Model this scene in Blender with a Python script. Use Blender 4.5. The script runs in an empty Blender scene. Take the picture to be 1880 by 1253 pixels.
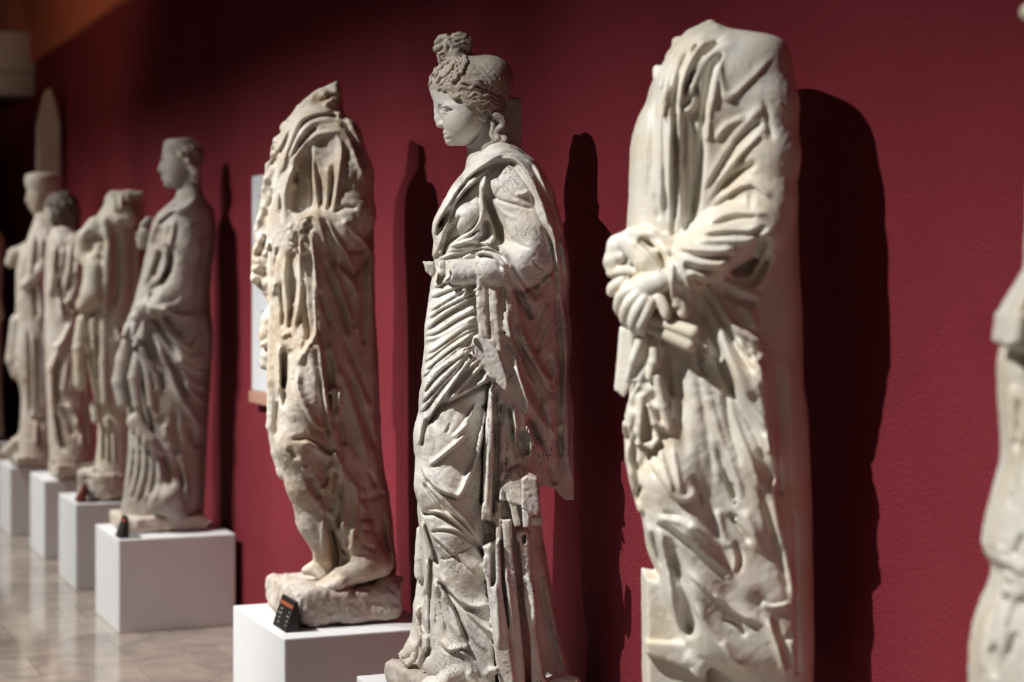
DEV = False
import bpy, bmesh, math, random
import numpy as np
from mathutils import Vector, Matrix
FX = 3500.0            # focal length in pixels of the 1880 px wide frame
EYE = 1.65             # camera height, metres
HX, HY = 940.0, 505.0  # principal column, horizon row
WS = .72               # width of the carved folds
col = bpy.context.scene.collection

# ---------------------------------------------------------------- signed distance sculpting
def smin(a, b, k):
    h = np.clip(0.5 + 0.5 * (b - a) / k, 0, 1)
    return b + (a - b) * h - k * h * (1 - h)

def smooth_curve(pts, n=6):
    P = np.array(pts, float)
    if len(P) < 3:
        t = np.linspace(0, 1, n + 1)[:, None]
        return P[0] * (1 - t) + P[-1] * t
    Q = np.vstack([2 * P[0] - P[1], P, 2 * P[-1] - P[-2]])
    out = []
    for i in range(1, len(Q) - 2):
        p0, p1, p2, p3 = Q[i - 1], Q[i], Q[i + 1], Q[i + 2]
        for t in np.linspace(0, 1, n, endpoint=False):
            out.append(0.5 * (2 * p1 + (p2 - p0) * t + (2 * p0 - 5 * p1 + 4 * p2 - p3) * t * t + (3 * p1 - p0 - 3 * p2 + p3) * t ** 3))
    out.append(P[-1])
    return np.array(out)

def seg_dist2(X, Y, a, b):
    ab = b - a; L = max(float(ab @ ab), 1e-9)
    t = np.clip(((X - a[0]) * ab[0] + (Y - a[1]) * ab[1]) / L, 0, 1)
    dx = X - (a[0] + ab[0] * t); dy = Y - (a[1] + ab[1] * t)
    return dx * dx + dy * dy, t, dx * ab[1] - dy * ab[0]

def poly_sdf(X, Y, P):
    d = np.full(np.broadcast(X, Y).shape, 1e9, np.float32); s = np.zeros(d.shape, bool)
    n = len(P)
    for i in range(n):
        a, b = P[i], P[(i + 1) % n]
        d2, _, _ = seg_dist2(X, Y, a, b)
        d = np.minimum(d, d2)
        c = ((a[1] > Y) != (b[1] > Y)) & (X < (b[0] - a[0]) * (Y - a[1]) / (b[1] - a[1] + 1e-12) + a[0])
        s ^= c
    d = np.sqrt(d)
    return np.where(s, -d, d)

class Vol:
    """a block of clay; x right, y down, z towards the viewer, unit = one photo pixel at the statue's distance"""
    def __init__(s, x0, x1, y0, y1, z0, z1, v):
        s.v = v
        s.x = np.arange(x0, x1 + v, v, dtype=np.float32); s.y = np.arange(y0, y1 + v, v, dtype=np.float32)
        s.z = np.arange(z0, z1 + v, v, dtype=np.float32)
        s.S = np.full((len(s.z), len(s.y), len(s.x)), 60.0, np.float32)
        s.hx0, s.hy0 = int(x0) - 20, int(y0) - 20
        s.H = np.zeros((int(y1 - y0) + 40, int(x1 - x0) + 40), np.float32)
        s._f = None
    def sub(s, b):
        i0, i1 = np.searchsorted(s.x, [b[0], b[1]]); j0, j1 = np.searchsorted(s.y, [b[2], b[3]]); k0, k1 = np.searchsorted(s.z, [b[4], b[5]])
        return (slice(k0, k1), slice(j0, j1), slice(i0, i1)), s.x[None, None, i0:i1], s.y[None, j0:j1, None], s.z[k0:k1, None, None]
    def U(s, f, b, k=6, cut=False):
        e = k + 3; sl, X, Y, Z = s.sub((b[0] - e, b[1] + e, b[2] - e, b[3] + e, b[4] - e, b[5] + e))
        if s.S[sl].size == 0: return
        d = f(X, Y, Z).astype(np.float32)
        s.S[sl] = -smin(-s.S[sl], d, k) if cut else smin(s.S[sl], d, k)
        s._f = None
    def loft(s, rows, k=8, sub=False, pw=2.0, cap=6):
        """rows (y, x_left, x_right, z_centre, half_depth)"""
        R = np.array(rows, float); y0, y1 = R[0, 0], R[-1, 0]
        C = smooth_curve(R, 8); o = np.argsort(C[:, 0]); C = C[o]
        def f(X, Y, Z):
            yy = Y[0, :, 0]
            g = [np.interp(yy, C[:, 0], C[:, i]).astype(np.float32)[None, :, None] for i in range(1, 5)]
            cx = (g[0] + g[1]) / 2; hw = np.maximum((g[1] - g[0]) / 2, 1); hd = np.maximum(g[3], 1)
            u = (X - cx); w = (Z - g[2])
            q = ((np.abs(u) / hw) ** pw + (np.abs(w) / hd) ** pw) ** (1 / pw) + 1e-4
            r = np.sqrt(u * u + w * w)
            d = np.where(q < 0.3, -0.7 * np.minimum(hw, hd), r * (1 - 1 / q))
            dy = np.maximum(y0 - Y, Y - y1)
            return -smin(-d, -(dy + 0 * d), cap)
        s.U(f, (R[:, 1].min(), R[:, 2].max(), y0, y1, (R[:, 3] - R[:, 4]).min(), (R[:, 3] + R[:, 4]).max()), k, sub)
    def ell(s, c, r, k=8, rot=0, sub=False):
        ca, sa = math.cos(rot), math.sin(rot); m = max(r)
        def f(X, Y, Z):
            dx, dy, dz = X - c[0], Y - c[1], Z - c[2]
            u = (dx * ca + dy * sa); w = (-dx * sa + dy * ca)
            k0 = np.sqrt((u / r[0]) ** 2 + (w / r[1]) ** 2 + (dz / r[2]) ** 2) + 1e-6
            k1 = np.sqrt((u / r[0] ** 2) ** 2 + (w / r[1] ** 2) ** 2 + (dz / r[2] ** 2) ** 2) + 1e-6
            return k0 * (k0 - 1) / k1
        s.U(f, (c[0] - m, c[0] + m, c[1] - m, c[1] + m, c[2] - r[2], c[2] + r[2]), k, sub)
    def caps(s, pts, k=6, sub=False, sm=0, flat=1.0):
        """chain of tapered capsules, pts (x, y, z, r); flat < 1 squashes it along z"""
        P = smooth_curve(pts, sm) if sm else np.array(pts, float)
        for a, b in zip(P[:-1], P[1:]):
            ra, rb = a[3], b[3]; m = max(ra, rb)
            def f(X, Y, Z):
                az, bz = a[2] / flat, b[2] / flat
                ab = (b[0] - a[0], b[1] - a[1], bz - az); L = ab[0] ** 2 + ab[1] ** 2 + ab[2] ** 2 + 1e-9
                dx, dy, dz = X - a[0], Y - a[1], Z / flat - az
                t = np.clip((dx * ab[0] + dy * ab[1] + dz * ab[2]) / L, 0, 1)
                return (np.sqrt((dx - t * ab[0]) ** 2 + (dy - t * ab[1]) ** 2 + (dz - t * ab[2]) ** 2) - (ra + (rb - ra) * t)) * (flat if flat < 1 else 1)
            s.U(f, (min(a[0], b[0]) - m, max(a[0], b[0]) + m, min(a[1], b[1]) - m, max(a[1], b[1]) + m, min(a[2], b[2]) - m, max(a[2], b[2]) + m), k, sub)
    def prism(s, poly, z0, z1, k=4, rnd=3, sub=False, tilt=(0, 0), wob=0):
        """polygon in x,y given thickness between z0 and z1, tilted: z += tilt.x*(x-cx)+tilt.y*(y-cy)"""
        P = np.array(poly, float); c = P.mean(0)
        def f(X, Y, Z):
            d2 = poly_sdf(X, Y, P)
            zz = Z - tilt[0] * (X - c[0]) - tilt[1] * (Y - c[1])
            if wob: zz = zz - wob * np.sin(X * 0.21 + Y * 0.13) - wob * 0.7 * np.sin(Y * 0.23 - X * 0.1)
            dz = np.abs(zz - (z0 + z1) / 2) - (z1 - z0) / 2
            return -smin(-d2 + 0 * dz, -dz + 0 * d2, rnd)
        w = abs(tilt[0]) * np.ptp(P[:, 0]) + abs(tilt[1]) * np.ptp(P[:, 1]) + wob * 2
        s.U(f, (P[:, 0].min(), P[:, 0].max(), P[:, 1].min(), P[:, 1].max(), z0 - w, z1 + w), k, sub)
    def front(s):
        if s._f is None:
            ins = s.S < 0; i = np.argmax(ins[::-1], 0); any_ = ins.any(0)
            s._f = np.where(any_, s.z[len(s.z) - 1 - i], np.nan)
        return s._f
    def zf(s, x, y, d=0.0):
        F = s.front()
        i = int(np.clip(round((x - s.x[0]) / s.v), 0, len(s.x) - 1)); j = int(np.clip(round((y - s.y[0]) / s.v), 0, len(s.y) - 1))
        for r in range(0, 8):
            w = F[max(j - r, 0):j + r + 1, max(i - r, 0):i + r + 1]
            if np.isfinite(w).any(): return float(np.nanmedian(w))
        return d
    # ------ relief strokes: height map over the seen side
    def hsub(s, P, m):
        i0 = max(int(P[:, 0].min() - m) - s.hx0, 0); i1 = min(int(P[:, 0].max() + m) + 1 - s.hx0, s.H.shape[1])
        j0 = max(int(P[:, 1].min() - m) - s.hy0, 0); j1 = min(int(P[:, 1].max() + m) + 1 - s.hy0, s.H.shape[0])
        X = (np.arange(i0, i1) + s.hx0)[None, :].astype(np.float32); Y = (np.arange(j0, j1) + s.hy0)[:, None].astype(np.float32)
        return (slice(j0, j1), slice(i0, i1)), X, Y
    def stroke(s, kind, w, h, pts):
        P = np.array(pts, float)
        if kind == 'b':
            for p in P:
                sl, X, Y = s.hsub(p[None], 3 * w); s.H[sl] += h * np.exp(-((X - p[0]) ** 2 + (Y - p[1]) ** 2) / w ** 2)
            return
        if kind == 'p':
            sl, X, Y = s.hsub(P, 2 * w); d = poly_sdf(X, Y, smooth_curve(np.vstack([P, P[:1]]), 4)[:-1])
            t = np.clip(0.5 - d / w, 0, 1); s.H[sl] += h * t * t * (3 - 2 * t); return
        notaper = kind.isupper(); kind = kind.lower()
        C = smooth_curve(P, 5); L = np.concatenate([[0], np.cumsum(np.hypot(*np.diff(C, axis=0).T))]); T = L[-1]
        sl, X, Y = s.hsub(C, 3.2 * w)
        best = np.full(np.broadcast(X, Y).shape, 1e9, np.float32); tt = np.zeros_like(best); sd = np.zeros_like(best)
        for i in range(len(C) - 1):
            d2, t, c = seg_dist2(X, Y, C[i], C[i + 1])
            m = d2 < best
            best = np.where(m, d2, best); tt = np.where(m, L[i] + t * (L[i + 1] - L[i]), tt); sd = np.where(m, np.sign(c), sd)
        d = np.sqrt(best); u = tt / max(T, 1e-6)
        tap = 1.0 if notaper else np.clip(np.minimum(u, 1 - u) * 5 + 0.12, 0, 1)
        tap = tap if notaper else tap * tap * (3 - 2 * tap)
        if kind == 'r': prof = np.exp(-(d / w) ** 2 * 1.3)
        elif kind == 'g': prof = -np.exp(-(d / w) ** 2 * 1.3)
        elif kind in 'fe':       # fold: gentle on one side, steep drop on the other (f: right of travel as seen, e: left)
            side = sd * (1 if kind == 'f' else -1)
            e = max(w * .42, 2.5); prof = np.where(side > 0, np.exp(-(d / e) ** 2 * 1.3) - .35 * np.exp(-((d - e * 1.5) / e) ** 2), np.exp(-(d / (w * 1.5)) ** 2 * 1.3))
        elif kind in 'sl':      # step: one side lifted, fading away over 4 w
            side = sd * (1 if kind == 's' else -1)
            prof = np.where(side < 0, np.exp(-(d / (w * 2.2)) ** 2), np.exp(-(d / (w * .28)) ** 2))
        s.H[sl] += h * prof * tap
    def strokes(s, text, gain=1.0, zoff=0):
        ox = oy = 0.0; sc = 1.0
        for ln in text.strip().splitlines():
            ln = ln.strip()
            if not ln or ln[0] == '#': continue
            a = ln.split()
            if a[0][0] == '@': ox, oy, sc = [float(q) for q in a[0][1:].split(',')]; continue
            P = [(ox + float(q.split(',')[0]) * sc, oy + float(q.split(',')[1]) * sc) for q in a[3:]]
            w, h = float(a[1]), float(a[2])
            if a[0] in 'tc': s.tube(P, w, h, a[0] == 'c')
            else: s.stroke(a[0], w * (1 if a[0] in 'bp' else WS), h * gain, P)
    def tube(s, P, r, off, cut=False, k=4, taper=.55):
        C = smooth_curve(P, 4); n = len(C); s.front(); F = s._f
        q = []
        zs = np.array([s.zf(x, y) for x, y in C]); zs = np.convolve(np.pad(zs, 2, mode='edge'), np.ones(5) / 5, 'valid')
        for i, (x, y) in enumerate(C):
            u = i / max(n - 1, 1); e = taper + (1 - taper) * min(1, min(u, 1 - u) * 5); z = zs[i] + off
            q.append((HX + (x - HX) * (FX - z) / FX, HY + (y - HY) * (FX - z) / FX, z, r * e))
        s.caps(q, k, cut); s._f = F
    def bake(s, gain=1.0, lo=-.3, hi=.5):
        """move the surface along its normal by the relief, only where it faces the viewer"""
        H = s.H
        for _ in range(2): H[1:-1] = .25 * H[:-2] + .5 * H[1:-1] + .25 * H[2:]; H[:, 1:-1] = .25 * H[:, :-2] + .5 * H[:, 1:-1] + .25 * H[:, 2:]
        gz, gy, gx = np.gradient(s.S, s.v)
        m = np.abs(s.S) < 36
        k, j, i = np.nonzero(m)
        nz = gz[m] / np.sqrt(gx[m] ** 2 + gy[m] ** 2 + gz[m] ** 2 + 1e-6)
        t = np.clip((nz - lo) / (hi - lo), 0, 1); W = t * t * (3 - 2 * t)
        q = FX / (FX - s.z[k])
        xa = HX + (s.x[i] - HX) * q - s.hx0; ya = HY + (s.y[j] - HY) * q - s.hy0
        xa = np.clip(xa, 0, s.H.shape[1] - 2.01); ya = np.clip(ya, 0, s.H.shape[0] - 2.01)
        a = xa.astype(int); b = ya.astype(int); fx = xa - a; fy = ya - b; H = s.H
        h = (H[b, a] * (1 - fx) + H[b, a + 1] * fx) * (1 - fy) + (H[b + 1, a] * (1 - fx) + H[b + 1, a + 1] * fx) * fy
        s.S[m] -= (gain * h * W).astype(np.float32); s.H[:] = 0; s._f = None
    def noise(s, amp, scale, seed=0):
        """rough stone: a smooth random field added to the distance near the surface"""
        rng = np.random.default_rng(seed)
        n = [max(int(len(a) * s.v / scale) + 3, 4) for a in (s.z, s.y, s.x)]
        G = rng.normal(size=n).astype(np.float32)
        for ax, a in enumerate((s.z, s.y, s.x)):
            p = np.linspace(0, n[ax] - 1.001, len(a)); i = p.astype(int); f = (p - i).astype(np.float32); f = f * f * (3 - 2 * f)
            sh = [1, 1, 1]; sh[ax] = -1; f = f.reshape(sh)
            G = np.take(G, i, ax) * (1 - f) + np.take(G, np.minimum(i + 1, n[ax] - 1), ax) * f
        s.S += amp * G
    def mesh(s):
        S = s.S.copy()
        for ax in range(3):
            sl = [slice(None)] * 3
            for e in (0, -1): sl[ax] = e; S[tuple(sl)] = np.maximum(S[tuple(sl)], .5)
        I = S < 0; nz, ny, nx = S.shape
        cnt = np.zeros((nz - 1, ny - 1, nx - 1), np.uint8)
        offs = [(a, b, c) for a in (0, 1) for b in (0, 1) for c in (0, 1)]
        for a, b, c in offs: cnt += I[a:nz - 1 + a, b:ny - 1 + b, c:nx - 1 + c]
        act = (cnt > 0) & (cnt < 8)
        K, J, L = np.nonzero(act); idx = np.full(act.shape, -1, np.int32); idx[K, J, L] = np.arange(len(K))
        pos = np.zeros((len(K), 3), np.float64); num = np.zeros(len(K))
        for a in offs:
            for ax in range(3):
                if a[ax]: continue
                b = list(a); b[ax] = 1
                va = S[K + a[0], J + a[1], L + a[2]]; vb = S[K + b[0], J + b[1], L + b[2]]
                m = (va < 0) != (vb < 0); t = np.where(m, va / np.where(m, va - vb, 1), 0)
                p = np.array(a, float)[None] + 0 * pos; p[:, ax] = t
                pos += p * m[:, None]; num += m
        pos = pos / num[:, None] + np.stack([K, J, L], 1)
        V = np.stack([s.x[0] + pos[:, 2] * s.v, s.y[0] + pos[:, 1] * s.v, s.z[0] + pos[:, 0] * s.v], 1)
        F = []
        for ax in range(3):
            o1, o2 = [q for q in range(3) if q != ax]
            sl = [slice(1, n - 1) for n in S.shape]; sl[ax] = slice(0, S.shape[ax] - 1)
            sh = list(sl); sh[ax] = slice(1, S.shape[ax])
            A, B = I[tuple(sl)], I[tuple(sh)]
            for flip in (0, 1):
                c = np.nonzero((A & ~B) if not flip else (~A & B)); c = [q + 1 for q in c]; c[ax] = c[ax] - 1
                def at(d1, d2):
                    q = [a.copy() for a in c]; q[o1] -= d1; q[o2] -= d2; return idx[q[0], q[1], q[2]]
                Q = np.stack([at(0, 0), at(1, 0), at(1, 1), at(0, 1)], 1)
                # orientation: axes order is z,y,x with y pointing down
                if (flip == 1) ^ (ax == 1): Q = Q[:, ::-1]
                F.append(Q)
        F = np.vstack(F); F = F[(F >= 0).all(1)]
        # one light smoothing pass
        e = np.vstack([F[:, [0, 1]], F[:, [1, 2]], F[:, [2, 3]], F[:, [3, 0]]])
        acc = np.zeros_like(V); n = np.zeros(len(V))
        np.add.at(acc, e[:, 0], V[e[:, 1]]); np.add.at(n, e[:, 0], 1)
        V = V * .75 + .25 * acc / np.maximum(n, 1)[:, None]
        return V, F

def link_mesh(name, V, F, mat, parent=None, smooth=True):
    me = bpy.data.meshes.new(name)
    V = np.asarray(V, np.float32); F = np.asarray(F, np.int32)
    me.vertices.add(len(V)); me.vertices.foreach_set('co', V.ravel())
    me.loops.add(F.size); me.loops.foreach_set('vertex_index', F.ravel())
    me.polygons.add(len(F)); me.polygons.foreach_set('loop_start', np.arange(len(F), dtype=np.int32) * F.shape[1])
    me.update(calc_edges=True); me.validate()
    if smooth: me.polygons.foreach_set('use_smooth', np.ones(len(me.polygons), bool))
    me.materials.append(mat)
    o = bpy.data.objects.new(name, me); col.objects.link(o)
    if parent is not None: o.parent = parent
    return o

class Statue:
    """an Empty at the foot of the statue; parts are carved in photo pixels at depth d and scaled to metres"""
    def __init__(s, name, d, xc, yb, label, cat='statue'):
        s.d, s.k = d, d / FX
        s.o = bpy.data.objects.new(name, None); col.objects.link(s.o)
        s.o.location = s.w(xc, yb, 0); s.o['label'] = label; s.o['category'] = cat
        s.o.empty_display_size = .1
    def w(s, x, y, z): return Vector(((x - HX) * s.k, s.d - z * s.k, EYE - (y - HY) * s.k))
    def part(s, name, vol, mat, parent=None, label=None):
        V, F = vol.mesh(); k = s.k; L = s.o.location
        W = np.stack([(V[:, 0] - HX) * k - L.x, s.d - V[:, 2] * k - L.y, EYE - (V[:, 1] - HY) * k - L.z], 1)
        o = link_mesh(name, W, F, mat, parent or s.o)
        if label: o['label'] = label
        return o

def rbox(v, cx, cz, la, lb, y0, y1, k=4, rnd=6, bulge=0):
    """block turned to the wall's direction; la along the wall, lb across, sizes in pixels"""
    s, c = math.sin(math.radians(22.4)), math.cos(math.radians(22.4))
    def f(X, Y, Z):
        a = np.abs(-(X - cx) * s - (Z - cz) * c) - la / 2
        b = np.abs(-(X - cx) * c + (Z - cz) * s) - lb / 2
        y = np.abs(Y - (y0 + y1) / 2) - (y1 - y0) / 2
        if bulge: a = a - bulge * (1 - (2 * (Y - y0) / (y1 - y0) - 1) ** 2); b = b - bulge * (1 - (2 * (Y - y0) / (y1 - y0) - 1) ** 2)
        q = -smin(-a + 0 * b, -b + 0 * a, rnd); return -smin(-q + 0 * y, -y + 0 * q, rnd)
    m = (la + lb) / 2 + 10
    v.U(f, (cx - m, cx + m, y0 - 6, y1 + 6, cz - m, cz + m), k)
# ---------------------------------------------------------------- materials
def new_mat(name):
    m = bpy.data.materials.new(name); m.use_nodes = True
    nt = m.node_tree; b = nt.nodes['Principled BSDF']
    return m, nt, b
def node(nt, kind, **kw):
    n = nt.nodes.new(kind)
    for k, v in kw.items():
        if k in n.inputs: n.inputs[k].default_value = v
        else: setattr(n, k, v)
    return n
def rgba(c): return (c[0], c[1], c[2], 1)
def ramp(nt, fac, stops):
    r = nt.nodes.new('ShaderNodeValToRGB'); e = r.color_ramp.elements
    while len(e) < len(stops): e.new(.5)
    for q, (p, c) in zip(e, stops): q.position = p; q.color = rgba(c) if len(c) == 3 else c
    nt.links.new(fac, r.inputs[0]); return r
def mixc(nt, fac, a, b, mode='MIX'):
    m = nt.nodes.new('ShaderNodeMix'); m.data_type = 'RGBA'; m.blend_type = mode
    for sock, v in ((m.inputs[0], fac), (m.inputs[6], a), (m.inputs[7], b)):
        if hasattr(v, 'links'): nt.links.new(v, sock)
        else: sock.default_value = v if not isinstance(v, tuple) else rgba(v)
    return m.outputs[2]
def marble(name, base, warm, dark, grime=.5, speck=.5, rough=.55, bump=.25, sss=0.0, scale=1.0, seed=0.0):
    m, nt, b = new_mat(name)
    tc = node(nt, 'ShaderNodeTexCoord'); mp = node(nt, 'ShaderNodeMapping'); mp.inputs['Location'].default_value = (seed, seed * 1.7, seed * .6)
    nt.links.new(tc.outputs['Object'], mp.inputs[0]); co = mp.outputs[0]
    def nz(sc, det=5, dist=0.0, r=.55):
        n = node(nt, 'ShaderNodeTexNoise', Scale=sc * scale, Detail=det, Distortion=dist, Roughness=r); nt.links.new(co, n.inputs['Vector']); return n.outputs['Fac']
    c = mixc(nt, ramp(nt, nz(7, 6, .8), [(.38, (0, 0, 0)), (.64, (1, 1, 1))]).outputs[0], base, warm)
    g = ramp(nt, nz(4.2, 8, 1.2, .7), [(.53, (0, 0, 0)), (.68, (grime,) * 3)]).outputs[0]
    c = mixc(nt, g, c, dark)
    # fine dark lichen specks gathered in patches
    p = ramp(nt, nz(9, 3), [(.46, (0, 0, 0)), (.62, (1, 1, 1))]).outputs[0]
    f = ramp(nt, nz(120, 6, 0, .75), [(.50, (0, 0, 0)), (.62, (speck,) * 3)]).outputs[0]
    mm = node(nt, 'ShaderNodeMath', operation='MULTIPLY'); nt.links.new(p, mm.inputs[0]); nt.links.new(f, mm.inputs[1])
    c = mixc(nt, mm.outputs[0], c, tuple(q * .45 for q in dark))
    nt.links.new(c, b.inputs['Base Color'])
    b.inputs['Roughness'].default_value = rough; b.inputs['Specular IOR Level'].default_value = .3
    bp = node(nt, 'ShaderNodeBump', Strength=bump, Distance=.004)
    nt.links.new(nz(150, 4, 0, .65), bp.inputs['Height']); nt.links.new(bp.outputs[0], b.inputs['Normal'])
    return m
def plain(name, c, rough=.6, bump=0, bscale=200, var=.04, spec=.4):
    m, nt, b = new_mat(name)
    tc = node(nt, 'ShaderNodeTexCoord'); n = node(nt, 'ShaderNodeTexNoise', Scale=6, Detail=5); nt.links.new(tc.outputs['Object'], n.inputs['Vector'])
    r = ramp(nt, n.outputs['Fac'], [(.3, tuple(q * (1 - var) for q in c)), (.7, tuple(min(q * (1 + var), 1) for q in c))])
    nt.links.new(r.outputs[0], b.inputs['Base Color']); b.inputs['Roughness'].default_value = rough; b.inputs['Specular IOR Level'].default_value = spec
    if bump:
        n2 = node(nt, 'ShaderNodeTexNoise', Scale=bscale, Detail=3); nt.links.new(tc.outputs['Object'], n2.inputs['Vector'])
        bp = node(nt, 'ShaderNodeBump', Strength=bump, Distance=.003); nt.links.new(n2.outputs['Fac'], bp.inputs['Height']); nt.links.new(bp.outputs[0], b.inputs['Normal'])
    return m
M_grey = marble('weathered grey white marble', (.73, .70, .655), (.64, .575, .49), (.21, .19, .175), .8, 1.0, seed=3, scale=1.35)
M_hair = marble('patinated brown grey marble', (.42, .37, .32), (.36, .29, .22), (.15, .12, .10), .8, .6, seed=5)
M_face = marble('clean pale marble', (.60, .575, .54), (.52, .475, .42), (.30, .27, .25), .55, .35, bump=.15, seed=9, scale=1.5)
M_cream = marble('polished ivory marble', (.70, .67, .605), (.68, .60, .47), (.62, .52, .41), .25, .05, rough=.4, bump=.06, seed=2)
M_tan = marble('honey stained marble', (.65, .60, .525), (.53, .425, .31), (.30, .23, .17), .5, .4, bump=.35, seed=7)
M_stone = marble('rough hewn stone', (.56, .50, .44), (.48, .40, .33), (.28, .22, .18), .5, .5, rough=.85, bump=.9, seed=4)
M_hairdark = marble('dark patinated marble', (.19, .16, .135), (.16, .12, .10), (.08, .065, .055), .6, .3, seed=21)
M_dark = marble('dimmed smoky grey marble', (.38, .35, .32), (.35, .30, .25), (.20, .17, .15), .7, .3, seed=11)  # dark tone also stands in for dim light on head and hands
M_warm = marble('pale buff marble', (.60, .55, .48), (.53, .44, .35), (.36, .28, .22), .5, .3, seed=13)
M_white = marble('bright cream marble', (.62, .57, .485), (.58, .49, .36), (.5, .4, .3), .3, .1, seed=15)
M_plinth = plain('white painted plinth', (.72, .72, .72), .55, .05, 300, .015)
# ---------------------------------------------------------------- room
WA = math.radians(22.4)
Wd = Vector((-math.sin(WA), math.cos(WA), 0)); Nd = Vector((-math.cos(WA), -math.sin(WA), 0))   # along the wall away from us, and out of the wall
W0 = Vector((2.434, 0, 0))                                                                      # wall foot level with the camera
def wp(t, n, z=0): return W0 + Wd * t + Nd * n + Vector((0, 0, z))
def box_pts(t0, t1, n0, n1, z0, z1): return [wp(t, n, z) for z in (z0, z1) for t, n in ((t0, n0), (t1, n0), (t1, n1), (t0, n1))]
BF = [(0, 3, 2, 1), (4, 5, 6, 7), (0, 1, 5, 4), (1, 2, 6, 5), (2, 3, 7, 6), (3, 0, 4, 7)]
def struct_box(name, b, mat, kind='structure', label=None, cat=None, bevel=0, seg=2):
    P = box_pts(*b); c = sum(P, Vector()) / 8; c.z = b[4]
    bm = bmesh.new(); vs = [bm.verts.new(p - c) for p in P]
    for f in BF: bm.faces.new([vs[i] for i in f])
    bmesh.ops.recalc_face_normals(bm, faces=bm.faces)
    if bevel: bmesh.ops.bevel(bm, geom=bm.edges[:], offset=bevel, segments=seg, profile=.6, affect='EDGES')
    me = bpy.data.meshes.new(name); bm.to_mesh(me); bm.free(); me.materials.append(mat)
    o = bpy.data.objects.new(name, me); o.location = c; col.objects.link(o)
    if kind: o['kind'] = kind
    if label: o['label'] = label; o['category'] = cat
    return o

def wall_mat():
    m, nt, b = new_mat('burgundy roughcast paint')
    tc = node(nt, 'ShaderNodeTexCoord')
    n = node(nt, 'ShaderNodeTexNoise', Scale=2.0, Detail=4); nt.links.new(tc.outputs['Object'], n.inputs['Vector'])
    r = ramp(nt, n.outputs['Fac'], [(.3, (.184, .0216, .0310)), (.7, (.221, .0270, .0385))]); nt.links.new(r.outputs[0], b.inputs['Base Color'])
    b.inputs['Roughness'].default_value = .75; b.inputs['Specular IOR Level'].default_value = .12
    n2 = node(nt, 'ShaderNodeTexNoise', Scale=170, Detail=3, Roughness=.6); nt.links.new(tc.outputs['Object'], n2.inputs['Vector'])
    bp = node(nt, 'ShaderNodeBump', Strength=1, Distance=.008); nt.links.new(n2.outputs['Fac'], bp.inputs['Height']); nt.links.new(bp.outputs[0], b.inputs['Normal'])
    return m
def floor_mat():
    m, nt, b = new_mat('polished travertine tiles')
    tc = node(nt, 'ShaderNodeTexCoord'); mp = node(nt, 'ShaderNodeMapping'); mp.inputs['Rotation'].default_value = (0, 0, -WA)
    nt.links.new(tc.outputs['Object'], mp.inputs[0]); co = mp.outputs[0]
    br = node(nt, 'ShaderNodeTexBrick', Scale=1.0); nt.links.new(co, br.inputs['Vector'])
    br.inputs['Color1'].default_value = (.37, .315, .265, 1); br.inputs['Color2'].default_value = (.29, .24, .20, 1); br.inputs['Mortar'].default_value = (.24, .20, .165, 1)
    br.inputs['Mortar Size'].default_value = .006; br.inputs['Brick Width'].default_value = .8; br.inputs['Row Height'].default_value = .4
    n = node(nt, 'ShaderNodeTexNoise', Scale=3.5, Detail=7, Distortion=1.5, Roughness=.65); nt.links.new(co, n.inputs['Vector'])
    v = ramp(nt, n.outputs['Fac'], [(.3, (.6, .6, .6)), (.5, (.95, .95, .95)), (.7, (1.25, 1.22, 1.18))])
    c = mixc(nt, 1.0, br.outputs['Color'], v.outputs[0], 'MULTIPLY'); nt.links.new(c, b.inputs['Base Color'])
    b.inputs['Roughness'].default_value = .10; b.inputs['Specular IOR Level'].default_value = .85
    bp = node(nt, 'ShaderNodeBump', Strength=.12, Distance=.004); nt.links.new(n.outputs['Fac'], bp.inputs['Height']); nt.links.new(bp.outputs[0], b.inputs['Normal'])
    return m
M_wall = wall_mat(); M_floor = floor_mat()
M_fascia = plain('burnt orange paint', (.52, .125, .06), .8, 0, 100, .08)
M_ceil = plain('dark brown ceiling', (.06, .025, .012), .8, 0, 100, .1)
M_beam = plain('grey stone cornice', (.33, .23, .18), .7, .1, 60, .06)
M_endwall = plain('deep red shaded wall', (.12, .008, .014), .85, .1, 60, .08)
struct_box('wall_right', (-3, 19.6, -.25, 0, -.01, 3.31), M_wall)
struct_box('trim_1', (-3, 19.6, -.25, .05, 3.31, 4.5), M_fascia)
def flat_box(name, b, mat, kind='structure'):
    x0, x1, y0, y1, z0, z1 = b
    bm = bmesh.new(); vs = [bm.verts.new(p) for p in ((x0, y0, z0), (x1, y0, z0), (x1, y1, z0), (x0, y1, z0), (x0, y0, z1), (x1, y0, z1), (x1, y1, z1), (x0, y1, z1))]
    for f in BF: bm.faces.new([vs[i] for i in f])
    bmesh.ops.recalc_face_normals(bm, faces=bm.faces)
    me = bpy.data.meshes.new(name); bm.to_mesh(me); bm.free(); me.materials.append(mat)
    o = bpy.data.objects.new(name, me); col.objects.link(o)
    if kind: o['kind'] = kind
    return o
flat_box('floor', (-9, 4, -2.2, 21, -.06, 0), M_floor)
struct_box('ceiling', (-3, 22, -.25, 8.5, 4.5, 4.6), M_ceil)
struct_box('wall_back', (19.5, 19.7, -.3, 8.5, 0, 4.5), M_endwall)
# beam across the opening at the end of the long wall
struct_box('trim_2', (16.25, 16.6, .0, 8, 3.06, 3.24), M_beam, bevel=.02)
struct_box('trim_3', (16.2, 16.6, .0, 8, 3.24, 3.56), M_beam, bevel=.02)

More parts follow.
